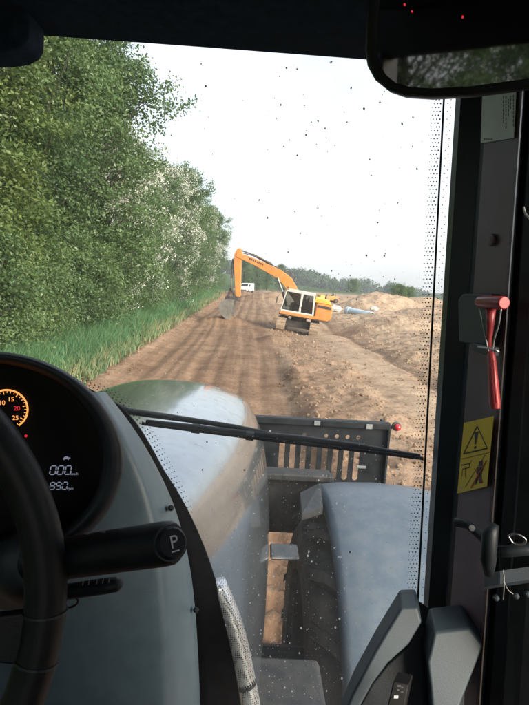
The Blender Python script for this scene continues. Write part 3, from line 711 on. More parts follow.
# ================================================================== OTHER THINGS ON THE SITE
M_paintwhite = pmat('van_white', (.75, .76, .76), .3, var=.05, coat=.5, dust=.2)
M_rubber = pmat('rubber', (.022, .021, .02), .8, var=.4, scale=14, dust=.5, dustcol=(.2, .16, .12), bump=.4, bscale=60)
M_bluepipe = pmat('blue_pipe', (.46, .57, .64), .6, var=.12, scale=3, dust=.25)
M_glassdark = pmat('dark_glass', (.02, .025, .03), .08, var=.2)
M_lamp = pmat('lamp_glass', (.6, .6, .6), .15, var=.05)
def wheel_parts(t, x, y, r, w):
    ty = mesh('wheel', *tubevf([(x-w/2, y, r), (x-w*.4, y, r), (x+w*.4, y, r), (x+w/2, y, r)], [r*.86, r, r, r*.86], 24), M_rubber, t, smooth=False)
    mesh('rim', *tubevf([(x-w*.52, y, r), (x+w*.52, y, r)], r*.55, 16), M_chrome, ty)
def van():
    p = at(246, 299, 84); t = empty('van', (p.x, p.y, gz(p.x, p.y)), 'white van parked at the lane end, behind the excavator stick', 'van', world_children=False)
    t.rotation_euler = (0, 0, R(160)); t.scale = (.82, .82, .82)
    prof = [(-2.1, .35), (2.1, .35), (2.15, .8), (1.95, 1.05), (1.35, 1.15), (.85, 1.75), (.6, 1.85), (-1.95, 1.88), (-2.1, 1.7)]
    V, F = prismvf([(-.85, y, z) for y, z in prof], (1.7, 0, 0)); b = mesh('body', V, F, M_paintwhite, t, bevel=.06, bseg=3)
    mesh('windscreen', *prismvf([(-.72, 1.32, 1.24), (.72, 1.32, 1.24), (.66, .92, 1.72), (-.66, .92, 1.72)], (0, .02, .02)), M_glassdark, b)
    for s in (-1, 1):
        mesh('side_window', *prismvf([(s*.853, .15, 1.2), (s*.853, 1.1, 1.2), (s*.853, .75, 1.68), (s*.853, .15, 1.7)], (s*.01, 0, 0)), M_glassdark, b)
        mesh('headlight', *boxvf((s*.62, 2.1, .9), (.3, .12, .16)), M_lamp, b, bevel=.02)
        for y in (-1.35, 1.35): wheel_parts(t, s*.78, y, .33, .2)
    mesh('bumper', *boxvf((0, 2.15, .48), (1.66, .12, .2)), M_dark, b, bevel=.03)
van()
def dumper():
    p = at(329, 305, 50); t = empty('wheel_loader', (p.x, p.y, gz(p.x, p.y)), 'small orange wheeled machine on the soil right behind the excavator counterweight', 'loader', world_children=False)
    t.rotation_euler = (0, 0, R(112)); t.scale = (.5, .5, .5)
    prof = [(-1.6, .5), (1.2, .5), (1.35, .9), (1.2, 1.25), (.2, 1.35), (-1.5, 1.3)]
    mesh('body', *prismvf([(-.6, y, z) for y, z in prof], (1.2, 0, 0)), M_orange, t, bevel=.05)
    mesh('skip', *prismvf([(-.75, 1.3, .7), (-.75, 2.5, 1.0), (-.75, 2.4, 1.5), (-.75, 1.2, 1.35)], (1.5, 0, 0)), M_yellow, t, bevel=.03)
    mesh('seat', *join(boxvf((0, -.5, 1.4), (.5, .5, .12)), boxvf((0, -.74, 1.62), (.48, .1, .4))), M_dark, t, bevel=.03)
    for s in (-.5, .5): mesh('roll_bar', *tubevf(smoothpath([(s, -.95, 1.25), (s, -.95, 2.2), (s*.9, -.95, 2.3), (0, -.95, 2.32)], 4), .035, 8), M_dark, t, smooth=True)
    for s in (-1, 1):
        for y in (-1.05, .9): wheel_parts(t, s*.72, y, .42, .3)
dumper()
def pipe():
    a = at(347, 302, 41); b = at(366, 311, 41.0); a.z = gz(a.x, a.y)+.26; b.y -= 2.2; b.z = min(gz(b.x, b.y)+.22, a.z-.15); c = (a+b)/2
    t = empty('pipe', (c.x, c.y, c.z-.3), 'large pale blue pipe lying on the soil right of the excavator', 'pipe')
    Vo, Fo = tubevf([a, b], .28, 28, cap=False); Vi, Fi = tubevf([a, b], .24, 28, cap=False); n = 28
    V = Vo+Vi; F = list(Fo)+[tuple(i+2*n for i in f[::-1]) for f in Fi]
    for k in range(n): j = (k+1) % n; F += [(k, k+2*n, j+2*n, j), (k+n, j+n, j+3*n, k+3*n)]
    mesh('barrel', V, F, M_bluepipe, t, smooth=False, bevel=.006)
    d = (b-a).normalized(); mesh('socket_collar', *tubevf([a+d*.05, a+d*.1, a+d*.38, a+d*.43], [.29, .32, .32, .29], 28, cap=False), M_bluepipe, t)
pipe()
def sack(px, py, Y, s, lab):
    p = at(px, py, Y); z = gz(p.x, Y)
    bm = bmesh.new(); bmesh.ops.create_icosphere(bm, subdivisions=3, radius=1)
    for v in bm.verts:
        c = v.co; n = 1+.22*math.sin(c.x*5+px)*math.sin(c.y*4+1)+.1*math.sin(c.z*9)
        c.x *= .6*n; c.y *= .42*n; c.z = max(-.25, c.z*.36*n)
        if c.x > .5: c.z *= .6
    me = bpy.data.meshes.new('sack'); bm.to_mesh(me); bm.free(); me.materials.append(M_offwhite); me.polygons.foreach_set('use_smooth', [True]*len(me.polygons))
    o = new_obj('sack', me); o.location = (p.x, Y, z+.2*s); o.scale = (s, s, s); tag(o, lab, 'sack', 'pale sacks lying on the soil')
sack(336, 304, 44, .9, 'pale sack on the soil between the excavator and the blue pipe')
sack(374, 306, 42, .6, 'small pale sack on the soil just right of the blue pipe')

# ================================================================== TRACTOR
AX = -.36                                   # its centre line
M_hood = pmat('hood_paint', (.29, .325, .36), .17, metal=.8, var=.12, scale=4, coat=.6, dust=.45, dustcol=(.17, .17, .17), rvar=.03, dscale=22)
M_fender = pmat('fender_paint', (.08, .112, .15), .42, var=.1, scale=6, dust=.4, dustcol=(.2, .2, .2), dscale=16)
M_black = pmat('black_plastic', (.007, .011, .015), .5, var=.3, scale=30, bump=.15, bscale=500, spec=.3)
M_blackmetal = pmat('black_metal', (.009, .012, .016), .5, var=.3, scale=12, dust=.15, dustcol=(.1, .09, .085), spec=.25)
M_pillar = pmat('pillar_lining', (.012, .021, .032), .36, var=.25, scale=14, bump=.1, bscale=600)
M_brown = pmat('pillar_cover', (.15, .10, .125), .42, var=.2, scale=10, bump=.1, bscale=600, dust=.12, dustcol=(.1, .1, .1))
M_liner = pmat('headliner', (.012, .028, .052), .9, var=.3, scale=60, bump=.3, bscale=700, spec=.08)
M_dash = pmat('dash_grey', (.065, .105, .135), .45, var=.1, scale=40, bump=.22, bscale=900, dust=.14, dustcol=(.2, .2, .2))
M_dashdark = pmat('dash_dark', (.024, .034, .045), .5, var=.15, scale=40, bump=.22, bscale=900)
M_rubseal = pmat('seal_rubber', (.005, .006, .008), .75, var=.3, scale=40, spec=.08)
M_wheelrim = pmat('steering_leather', (.012, .014, .017), .5, var=.25, scale=60, bump=.1, bscale=450, spec=.3)
M_face = pmat('dial_face', (.003, .003, .004), .6, var=.2, spec=.25)
M_red = pmat('hammer_red', (.30, .026, .034), .45, var=.12, scale=30, coat=.15, dust=.12)
M_sticker = pmat('sticker_yellow', (.80, .56, .045), .55, var=.08, scale=20, dust=.18, dustcol=(.35, .28, .12))
M_ink = pmat('ink_black', (.012, .012, .012), .6, var=.2)
M_inkred = pmat('ink_red', (.42, .05, .03), .6, var=.15)
M_paper = pmat('paper_label', (.8, .82, .84), .7, var=.06, scale=20, dust=.15, dustcol=(.3, .28, .25))
M_inkgrey = pmat('ink_grey', (.12, .12, .12), .7, var=.2)
M_wire = pmat('grey_wire', (.33, .34, .35), .35, metal=.6, var=.15)
M_amber = emit_material('dial_amber', (1.0, .36, .09), .55)
M_ledred = emit_material('led_red', (1.0, .04, .05), .3)
M_lcd = emit_material('lcd_white', (.55, .62, .80), .13)
M_icon = pmat('icon_white', (.62, .65, .68), .5, var=.05)
M_perf = perforated_material()
M_wind = glass_material('windscreen_glass', (.93, .955, .96), .075, .22, 12, zlo=(1.9, 2.7, .12))
M_mirror = pmat('mirror_glass', (.2, .21, .22), .03, metal=1, var=.03, rvar=.01)
M_speck = pmat('dried_mud', (.05, .04, .032), .9, var=.4, scale=60)
M_speckl = leaf_material('pale_dust_splash', [(.78, .78, .74), (.7, .7, .66)], .75, .9)
M_redlens = pmat('red_lens', (.5, .02, .03), .25, var=.1, coat=.4)
M_engine = pmat('engine_black', (.014, .017, .02), .6, var=.4, scale=9, dust=.5, dustcol=(.12, .1, .085), dscale=14)
M_plate = pmat('grey_plate', (.045, .055, .066), .45, metal=.3, var=.25, scale=14, dust=.5, dustcol=(.17, .15, .13), dscale=18)
M_tint = glass_material('sun_block_glass', (.10, .12, .13), 0)  # tint made very dark to hold back the sun
M_trim = pmat('trim_grey', (.034, .052, .066), .5, var=.1, scale=40, bump=.15, bscale=900)
tr = empty('tractor', (AX, 1.2, 0), 'tractor seen from its driver seat: grey hood, cab interior and dusty windscreen', 'tractor')

# --- hood: lofted shell
HX = -.43
ST = [(1.1, 2.10, .27, 2.05, .37, 1.86, .46, 1.5, .44, 1.12), (1.4, 2.085, .30, 2.02, .42, 1.83, .535, 1.5, .51, 1.1), (2.0, 2.055, .39, 1.965, .50, 1.79, .575, 1.5, .55, 1.08),
      (2.5, 2.02, .425, 1.925, .53, 1.75, .58, 1.48, .55, 1.08), (2.86, 1.985, .42, 1.90, .52, 1.72, .565, 1.45, .53, 1.08), (2.97, 1.96, .40, 1.875, .50, 1.70, .54, 1.42, .51, 1.1), (3.03, 1.90, .37, 1.82, .46, 1.66, .50, 1.4, .48, 1.12), (3.05, 1.80, .34, 1.74, .42, 1.62, .46, 1.4, .45, 1.15)]
rings = []
for (y, zc, d1, z1, d2, z2, d3, z3, d4, z4) in ST:
    half = [(d4, z4), (d3, z3), (d2+.008, z2-.03), (d2-.012, z2+.03), (d1+.02, z1-.018), (d1-.025, z1+.012), (d1*.5, zc-.008), (0, zc)]
    rings.append([Vector((HX-d, y, z)) for d, z in half]+[Vector((HX+d, y, z)) for d, z in half[-2::-1]])
V, F = loftvf(rings); n = len(rings[0]); F.append(tuple(range((len(rings)-1)*n, len(rings)*n)))
hood = mesh('hood', V, F, M_hood, tr, smooth=True, subsurf=2)
mesh('engine_block', *boxvf((AX, 1.95, 1.02), (.62, 1.9, .5)), M_engine, tr, bevel=.03)
mesh('front_frame', *join(boxvf((AX, 3.15, 1.02), (.5, .5, .3)), boxvf((AX+.63, 3.12, 1.16), (.62, .08, .40)), boxvf((AX+.63, 3.06, 1.37), (.56, .12, .05))), M_engine, tr, bevel=.015)
mesh('axle', *tubevf([(AX-.2, 2.45, .50), (AX+.75, 2.45, .50)], .13, 14), M_engine, tr)
mesh('fender_bracket', *join(boxvf((AX+.565, 2.16, 1.36), (.13, .12, .022))), M_plate, tr, bevel=.012)
mesh('fender_stay', *prismvf([(.30, 2.36, 1.45), (.40, 2.36, 1.49), (.40, 2.5, 1.56), (.30, 2.5, 1.50)], (0, .01, -.04)), M_plate, tr)
mesh('hydraulic_tank', *boxvf((AX+.50, 1.52, 1.10), (.34, .26, .30)), M_engine, tr, bevel=.02)
# --- right front wheel and mudguard
WC = Vector((.62, 2.45, .50)); WR = .86; WW = .58
wh = mesh('front_wheel', *tubevf([(WC.x-.1, WC.y, WC.z), (WC.x+.1, WC.y, WC.z)], .14, 20), M_engine, tr)
prof = [(-.5, .60), (-.53, .72), (-.5, .86), (-.42, .94), (-.2, .965), (.2, .965), (.42, .94), (.5, .86), (.53, .72), (.5, .60)]
rings = []
for k in range(49):
    a = 2*math.pi*k/48; rings.append([WC+Vector((u*WW, math.cos(a)*WR*q, math.sin(a)*WR*q)) for u, q in prof])
mesh('tyre', *loftvf(rings), M_rubber, wh, smooth=True)
rr_ = [(-.42, .60), (-.44, .56), (-.2, .52), (-.12, .2), (.12, .2), (.2, .52), (.44, .56), (.42, .60)]
rings = [[WC+Vector((u*WW, math.cos(a)*WR*q, math.sin(a)*WR*q)) for u, q in rr_] for a in [2*math.pi*k/40 for k in range(41)]]
mesh('rim', *loftvf(rings), M_engine, wh, smooth=True)
lug_me = None
for k in range(40):
    s = 1 if k % 2 else -1
    a = 2*math.pi*(k/40)
    if lug_me is None:
        lv = []
        for u, sk in ((.02, .0), (.22, .10), (.40, .20), (.52, .26)):
            drop = 0 if u < .3 else (.02 if u < .45 else .075)
            for dr, w in ((-.02, .035), (.045-drop, .026)):
                lv += [(u*WW, sk*WR-w, WR*.965+dr-drop*.4), (u*WW, sk*WR+w, WR*.965+dr-drop*.4)]
        lf = []
        for i in range(3):
            b = i*4; lf += [(b+2, b+3, b+7, b+6), (b, b+2, b+6, b+4), (b+1, b+5, b+7, b+3)]
        lf += [(0, 1, 3, 2), (12, 14, 15, 13)]
        lug_me = bpy.data.meshes.new('lug'); lug_me.from_pydata(lv, [], lf); lug_me.materials.append(M_rubber)
    o = new_obj('lug', lug_me, wh)
    o.matrix_basis = Matrix.Translation(WC) @ Matrix.Rotation(a, 4, 'X') @ Matrix.Diagonal((s, 1, 1, 1))
# mudguard arc with rolled lips
FR = .965; rings = []
for k in range(33):
    a = R(176)-R(150)*k/32
    c = []
    for u, q in ((0, -.055), (.004, -.02), (.012, .0), (.05, .018), (.2, .032), (.5, .04), (.8, .032), (.95, .018), (.988, 0), (.996, -.02), (1, -.055)):
        rr = FR+q; c.append(Vector((.425+u*.66, WC.y+.02-rr*math.cos(math.pi-a)*1.0, WC.z+rr*math.sin(a))))
    rings.append(c)
fn = mesh('mudguard', *loftvf(rings), M_fender, tr, smooth=True)
sol = fn.modifiers.new('thick', 'SOLIDIFY'); sol.thickness = .008
# --- exhaust with perforated heat guard beside the hood
gp = smoothpath([at(214, 584, 1.03), at(226, 612, 1.02), at(236, 642, 1.01), at(243.5, 674, 1.0), at(251, 708, .99), at(258, 745, .98)], 6)
ex = mesh('exhaust_guard', *tubevf(gp, [.027-.00032*max(0, i-8) for i in range(len(gp))], 24), M_perf, tr, smooth=True)
mesh('guard_clamp', *tubevf([gp[-12], gp[-11]], .0235, 24), M_blackmetal, ex, smooth=False)

# --- cab shell: roof, rear, floor and left side keep the light out as in the real cab
zt = at(190, 47, .86).z
def prism_y(pts_px, Y0, Y1): return prismvf([at(x, y, Y0) for x, y in pts_px], (0, Y1-Y0, 0))
roof_poly = [at(-330, 10, .87), at(28, 34.5, .87), at(200, 47, .87), at(365, 59.5, .87), at(640, 82, .87)]
zr = max(p.z for p in roof_poly)
V = []; F = []
bot = [Vector((p.x, .87, p.z)) for p in roof_poly]
V, F = loftvf([bot, [Vector((p.x, .80, p.z+.002)) for p in bot], [Vector((p.x, .2, p.z+.05)) for p in bot], [Vector((p.x, -.95, p.z+.03)) for p in bot], [Vector((p.x, -1.0, 3.28)) for p in bot], [Vector((p.x, .3, 3.32)) for p in bot], [Vector((p.x, .97, 3.24)) for p in bot], [Vector((p.x, .97, p.z+.05)) for p in bot], bot], closed=False)
roof = mesh('roof', V, F, M_liner, tr)
vis = mesh('wiper_motor_cover', *prism_y([(-120, 0), (-120, 52), (-5, 52.5), (12, 50), (23, 44), (28, 36), (28.5, 20), (28, 0)], .80, .86), M_liner, tr, bevel=.006)
XL, XR = AX-.80, AX+.80
mesh('cab_floor', *boxvf((AX, -.1, 1.15), (1.56, 1.7, .06)), M_black, tr)
mesh('rear_wall', *boxvf((AX, -.96, 1.62), (1.5, .06, .9)), M_black, tr, bevel=.01)
mesh('rear_header', *boxvf((AX, -.96, 2.93), (1.5, .06, .22)), M_black, tr, bevel=.01)
for s in (-1, 1): mesh('rear_pillar', *boxvf((AX+s*.72, -.95, 2.45), (.14, .12, .8)), M_pillar, tr, bevel=.02)
mesh('sun_block_panel', *boxvf((.44, -.33, 1.62), (.05, 1.4, .92)), M_black, tr, bevel=.01)  # unseen side wall, added to keep direct sun out of the cab
mesh('sun_block_pane', *boxvf((.44, -.33, 2.5), (.008, 1.34, .86)), M_tint, tr)  # unseen dark pane, added to block the sun and darken the interior
mesh('left_door_panel', *boxvf((XL, 0, 1.5), (.05, 1.7, .62)), M_black, tr, bevel=.01)
mesh('left_pillar', *tubevf([(XL+.06, .84, 1.7), (XL+.05, .84, 3.0)], .05, 10), M_pillar, tr)
mesh('driver_seat', *join(boxvf((AX, -.35, 1.62), (.5, .5, .14)), boxvf((AX, -.62, 2.0), (.48, .13, .75), Matrix.Rotation(-.15, 3, 'X')), boxvf((AX, -.70, 2.46), (.28, .1, .16))), M_black, tr, bevel=.04, bseg=3)
# --- right screen pillar: dark lining + cover face + door seal
def strip(name, rows, mat, parent=tr, **kw):
    """rows: list of cross-section rows, each [(px,py,Y),...]"""
    return mesh(name, *loftvf([[at(*p) for p in r] for r in rows]), mat, parent, **kw)
def EDG(y): return 443-(y-100)*.052
rows = []
for y in (20, 100, 300, 480, 620, 760):
    a = 455.5-(y-100)*.064; b = 484-(y-100)*.0725; c = 521.5-(y-100)*.0705
    rows.append([(a+4, y, .92), (a, y, .905), (a, y, .84), (a+5, y, .82), (b-2, y, .80), (b, y, .785), (b+3, y, .78), (c-3, y, .705), (c, y, .70), (c+1.5, y, .71), (c+3, y, .71)])
pil = strip('screen_pillar', rows, M_pillar, smooth=False)
pil.data.materials.append(M_brown)
nr = len(rows[0])-1
for i, p in enumerate(pil.data.polygons):
    if i % nr in (6, 7): p.material_index = 1
rows = []
for y in (20, 100, 300, 480, 620, 760):
    c = 521.5-(y-100)*.0705; rows.append([(c+1.5, y, .703), (c+2.2, y, .69), (c+3.8, y, .69), (c+4.6, y, .70)])
strip('door_seal', rows, M_wire if False else M_dashdark, smooth=True)
# right door: dark panels beside the driver with upright ribs
rows = []
for y in (20, 100, 300, 480, 570, 760):
    c = 521.5-(y-100)*.0705; rows.append([(c+4, y, .70), (c+9, y, .69), (c+11, y, .675), (c+22, y, .66), (c+24, y, .645), (c+40, y, .63), (c+80, y, .60), (c+300, y, .52), (c+900, y, .40)])
door = strip('right_door', rows, M_blackmetal)
mesh('grab_wire', *tubevf(smoothpath([at(523.5, 207, .62), at(525.5, 214, .615), at(531, 220, .60)], 6), .0012, 6), M_wire, door, smooth=True)
for y, px in ((598, 496), (596, 516), (594, 527)):
    mesh('rivet', *tubevf([at(px, y, .61), at(px, y, .60), at(px, y, .597)], [.0042, .0038, .0016], 12), M_dashdark, door, smooth=False)
mesh('door_band', *loftvf([[at(484, 574, .625), at(500, 571, .615), at(560, 562, .60)], [at(484, 587, .62), at(500, 584, .61), at(560, 575, .595)], [at(483, 590, .625), at(500, 587, .615), at(560, 578, .60)]]), M_dashdark, door)
mesh('cord', *join(tubevf(smoothpath([at(503, 570, .60), at(504, 582, .596), at(503, 600, .597)]), .0007, 6), tubevf(smoothpath([at(504, 582, .596), at(508, 590, .596), at(513, 594, .597)]), .0006, 6)), M_wire, door, smooth=True)
hd = mesh('door_latch', *join(tubevf(smoothpath([at(456, 522, .68), at(468, 525, .66), at(481, 536, .64), at(492, 547, .62)]), [.0065]*24+[.0075], 10), tubevf([at(494, 524, .615), at(490, 534, .61), at(488, 560, .607), at(489, 574, .61)], [.0065, .010, .010, .006], 12),
     tubevf([at(488, 552, .612), at(510, 551, .60), at(560, 546, .585)], .0075, 10)), M_black, door, smooth=True)
mesh('latch_ring', *tubevf(smoothpath([at(508, 536, .595), at(516, 534, .592), at(525, 539, .588), at(523, 544, .588), at(513, 543, .592), at(508, 536, .595)]), .0016, 8, cap=False), M_chrome, hd, smooth=True)
mesh('latch_screw', *tubevf([at(472, 528, .645), at(472, 528, .638)], .004, 10), M_wire, hd)
# plane of the pillar cover face, for what is fixed on it
B1, B2, B3 = at(487, 100, .78), at(518, 100, .705), at(449.3, 620, .78)
NB = (B2-B1).cross(B3-B1).normalized()
if NB.dot(CAM-B1) < 0: NB = -NB
def onB(px, py, off=0.0): return onplane(px, py, B1+NB*off, NB)
for nm_, (px, py) in {'plug': (492, 240)}.items():
    c = onB(px, py, .001); u, w = frame_of(NB)
    mesh('screw_plug', *tubevf([c, c+NB*.003, c+NB*.005], [.009, .0085, .004], 18), M_brown, pil, smooth=False)
# white paper label with rows of fine print
pl = mesh('paper_label', *prismvf([onB(482.5, 95, .0022), onB(516.5, 91, .0022), onB(514, 138, .0022), onB(481, 143, .0022)], NB*.0006), M_paper, pil)
ln = []
for k, (x0, y0, y1) in enumerate(((513, 95, 124), (510, 96, 108), (505.5, 96, 127), (503, 96, 121), (508, 99, 116))):
    yy = y0
    while yy < y1:
        l = 1.2+2.2*abs(math.sin(yy*3.1+k)); ln.append(prismvf([onB(x0, yy, .0030), onB(x0+.9, yy, .0030), onB(x0+.75, yy+l, .0030), onB(x0-.15, yy+l, .0030)], NB*.0001)); yy += l+.8
for k in range(5): ln.append(prismvf([onB(484+1.8*k, 140, .0030), onB(485.2+1.8*k, 139.8, .0030), onB(485.2+1.8*k, 138.4, .0030), onB(484+1.8*k, 138.6, .0030)], NB*.0001))
tx = mesh('fine_print', *join(*ln), M_inkgrey, pl); tx['kind'] = 'stuff'
# yellow warning sticker
SQ = [onB(464, 423, .0022), onB(494, 416, .0022), onB(487, 486.5, .0022), onB(457.5, 493.5, .0022)]
stk = mesh('warning_sticker', *prismvf(SQ, NB*.0005), M_sticker, pil)
def sq(u, v, o=.0007): return (SQ[0]*(1-u)+SQ[1]*u)*(1-v)+(SQ[3]*(1-u)+SQ[2]*u)*v+NB*o
def stroke(pts, w, mat, name, close=False, o=.0007):
    pts = list(pts)+([pts[0]] if close else []); parts = []
    for a, b in zip(pts[:-1], pts[1:]):
        A, Bp = sq(*a, o), sq(*b, o); d = (Bp-A).normalized(); sN = d.cross(NB).normalized()*w*.5; A2, B2_ = A-d*w*.4, Bp+d*w*.4
        parts.append(prismvf([A2-sN, B2_-sN, B2_+sN, A2+sN], NB*.00012)); o += .00001
    return mesh(name, *join(*parts), mat, stk)
stroke([(.50, .09), (.10, .44), (.90, .44)], .0022, M_ink, 'warning_triangle', True)
mesh('exclamation_mark', *join(prismvf([sq(.43, .17), sq(.57, .17), sq(.52, .345), sq(.47, .345)], NB*.0001), prismvf([sq(.46, .37), sq(.54, .37), sq(.54, .405), sq(.46, .405)], NB*.0001)), M_ink, stk)
stroke([(.03, .51), (.97, .51)], .0008, M_ink, 'divider_line')
stroke([(.85, .53), (.28, .93)], .0010, M_ink, 'divider_line')
stroke([(.06, .60), (.36, .60), (.36, .66), (.12, .66), (.12, .76)], .0014, M_ink, 'machine_pictogram')
stroke([(.22, .66), (.25, .78)], .0014, M_ink, 'machine_pictogram')
stroke([(.34, .62), (.42, .56)], .0010, M_ink, 'machine_pictogram')
stroke([(.56, .70), (.86, .92)], .0022, M_inkred, 'red_cross', o=.0011)
stroke([(.92, .62), (.50, .96)], .0022, M_inkred, 'red_cross', o=.0014)
mesh('figure_pictogram', *join(prismvf([sq(.68, .60), sq(.80, .60), sq(.80, .68), sq(.68, .68)], NB*.0001), prismvf([sq(.64, .69), sq(.84, .69), sq(.80, .80), sq(.84, .93), sq(.76, .93), sq(.73, .83), sq(.66, .93), sq(.60, .93), sq(.66, .80)], NB*.0001)), M_ink, stk)
mesh('rivet_hole', *tubevf([sq(.12, .93, .0005), sq(.12, .93, .0012)], .0022, 12), M_wire, stk)
# hammer holder and hammer
hb = mesh('hammer_holder', *prismvf([onB(467, 300, .001), onB(472, 293.5, .001), onB(502, 294, .001), onB(505, 300, .001), onB(500, 346, .001), onB(468, 342, .001)], NB*.016), M_dashdark, pil, bevel=.003)
mesh('holder_clip', *prismvf([onB(476, 343, .016), onB(500, 347, .016), onB(499.5, 357, .016), onB(476, 351, .016)], NB*.008), M_dashdark, hb, bevel=.002)
hm = empty('emergency_hammer', tuple(onB(494, 408, .03)), 'red emergency window hammer clipped to the dark pillar above the yellow sticker', 'hammer')
mesh('hammer_head', *tubevf([onB(479.5, 302, .033), onB(481, 302, .033), onB(503, 303, .033), onB(504.5, 303, .033)], [.0075, .0088, .0088, .0075], 20), M_red, hm, smooth=False, bevel=.001)
mesh('neck', *tubevf([onB(490.5, 309, .033), onB(490, 325, .030), onB(489, 340, .028), onB(488.5, 354, .028)], [.0068, .005, .0036, .0034], 12), M_red, hm, smooth=True)
mesh('handle', *tubevf([onB(490.5, 352, .028), onB(491, 356, .028), onB(493, 380, .028), onB(494.6, 403, .028), onB(495, 409, .028)], [.0045, .0068, .0076, .0086, .0072], 12, flat=.8), M_red, hm, smooth=False, bevel=.001)
mesh('handle_ridge', *tubevf([onB(493.2, 360, .036), onB(496.3, 403, .036)], .0012, 8), M_red, hm, smooth=True)
mesh('wire_guard', *join(tubevf(smoothpath([onB(478, 301, .034), onB(479.5, 310, .036), onB(484, 330, .033), onB(488.5, 352, .031)]), .0010, 6), tubevf(smoothpath([onB(501, 309, .036), onB(498.5, 325, .034), onB(494.5, 338, .032), onB(492.5, 352, .031)]), .0010, 6),
     tubevf(smoothpath([onB(478, 347, .028), onB(486, 348, .034), onB(494, 350, .035), onB(499, 352, .030)]), .0016, 6)), M_wire, hm, smooth=True)

# --- windscreen: curved pane with dotted border, mud specks
def GYf(x): return .935-.05*((x-AX)/.75)**2
def gl(px, py, off=0.0):
    Y = .92
    for _ in range(5): p = at(px, py, Y); Y = GYf(p.x)-off
    return at(px, py, Y)
cols = np.linspace(AX-.74, .40, 25); rings = []
for z in np.linspace(1.55, 3.12, 9): rings.append([Vector((x, GYf(x), z)) for x in cols])
V1, F1 = loftvf(rings)
ws = mesh('windscreen', V1, F1, M_wind, tr, smooth=True)
sol = ws.modifiers.new('thick', 'SOLIDIFY'); sol.thickness = .005; sol.offset = 1
def discs(pts, name, mat, seg=6, squash=None):
    V, F = [], []
    for (px, py, r) in pts:
        c = gl(px, py, .0035); k = len(V)
        ph = random.random()*6
        for i in range(seg):
            a = 2*math.pi*i/seg+ph; q = r if squash is None else r*random.uniform(.55, 1.35)
            V.append(Vector((c.x+math.cos(a)*q, 0, c.z+math.sin(a)*q*(1 if squash is None else random.uniform(.9, squash)))))
            V[-1].y = GYf(V[-1].x)-.0035
        F.append(tuple(range(k, k+seg)))
    o = mesh(name, V, F, mat, ws); o['kind'] = 'stuff'; return o
dots = []
y = 88.0; row = 0
while y < 640:
    e = EDG(y)
    for j, r_ in enumerate((.0015, .0013, .0010)):
        dots.append((e-2.2-j*3.2-(1.6 if row % 2 else 0), y, r_))
    dots.append((e+5+3*(row % 2), y, .0010))
    y += 3.9; row += 1
LE = [(60, 376), (84, 386), (104, 396), (122, 407), (138, 425), (150, 444), (162, 466), (174, 490), (184, 515), (193, 545), (200, 580), (206, 620), (210, 660), (212, 705), (213, 760)]   # edge of the dash as seen on the pane
LEp = smoothpath([(a, b, 0) for a, b in LE], 10)
acc = 0
for i in range(1, len(LEp)):
    d = (LEp[i]-LEp[i-1]); acc += d.length
    if acc > 3.4 and LEp[i].y < 520:
        acc = 0; nrm = Vector((d.y, -d.x, 0)).normalized()
        for j, r_ in enumerate((.0015, .0013, .0010)):
            q = LEp[i]+nrm*(2.5+j*3.1); dots.append((q.x, q.y, r_))
discs(dots, 'frit_dots', M_ink)
# solid printed border of the pane
rows = [[gl(EDG(y)-.3, y, .0035), gl(EDG(y)+1.8, y, .0035)] for y in range(60, 761, 20)]
mesh('frit_border', *loftvf(rows), M_ink, ws)
sp = []
for k in range(380):
    x = random.uniform(150, 432); y = random.uniform(55, 300) if k < 290 else random.uniform(300, 690)
    if x < 250 and y < 300 and random.random() < .6: x = random.uniform(300, 432)
    if x < EDG(y)-10: sp.append((x, y, .0004+.0014*random.random()**5))
for x, y, r_ in ((331, 62, .002), (297, 69, .0016), (364, 109, .002), (351, 88, .0016), (402, 124, .002), (281, 105, .0014), (318, 121, .0016), (417, 169, .0017), (347, 122, .0014), (420, 95, .0016)): sp.append((x, y, r_))
discs(sp, 'mud_specks', M_speck, 7, 1.5)
sp = []
for k in range(950):
    x = random.uniform(190, 415); y = 430+270*random.random()**.7
    if x > 215: sp.append((x, y, .0004+.0015*random.random()**5))
discs(sp, 'dust_splashes', M_speckl, 7, 1.8)
def cowl(py): return 16*max(0, min(1, (py-470)/110))+14*max(0, min(1, (py-600)/110))
rows = [[gl(px-18, py+3, .012), gl(px-7, py+1, .022), gl(px-2, py-.5, .012), gl(px-1+cowl(py), py-.5, .006), gl(px+cowl(py), py, -.03)] for px, py in [(p.x, p.y) for p in smoothpath([(a, b, 0) for a, b in LE], 4)]]
mesh('screen_seal', *loftvf(rows), M_rubseal, tr, smooth=True)
# --- wiper outside the pane
def wo_(px, py, off): return gl(px, py, -off)
wp = mesh('wiper', *tubevf([wo_(104, 402, .02), wo_(104, 402, .05)], .014, 14), M_black, tr)
mesh('wiper_arm', *tubevf([wo_(104, 403, .045), wo_(130, 411.5, .05), wo_(190, 420, .05), wo_(236, 427, .045), wo_(268, 433, .035)], [.012, .011, .009, .0075, .006], 10, flat=.6), M_black, wp, smooth=True)
mesh('blade_holder', *tubevf([wo_(146, 421.5, .018), wo_(180, 426, .024), wo_(250, 434.5, .032), wo_(300, 439, .030), wo_(355, 446, .024), wo_(420, 456, .016)], [.005, .0075, .0095, .009, .0075, .0045], 10, flat=.8), M_black, wp, smooth=True)
mesh('rubber_blade', *tubevf([wo_(142, 423.5, .008), wo_(210, 432.5, .008), wo_(300, 443.5, .008), wo_(360, 450.5, .008), wo_(423, 458.5, .008)], .005, 6, flat=.6), M_rubseal, wp)
for px, py in ((196, 428), (250, 435), (306, 440.5), (360, 447)): mesh('blade_clip', *tubevf([wo_(px-4, py+.2, .030), wo_(px+4, py+1.2, .030)], .0098, 8), M_dashdark, wp)
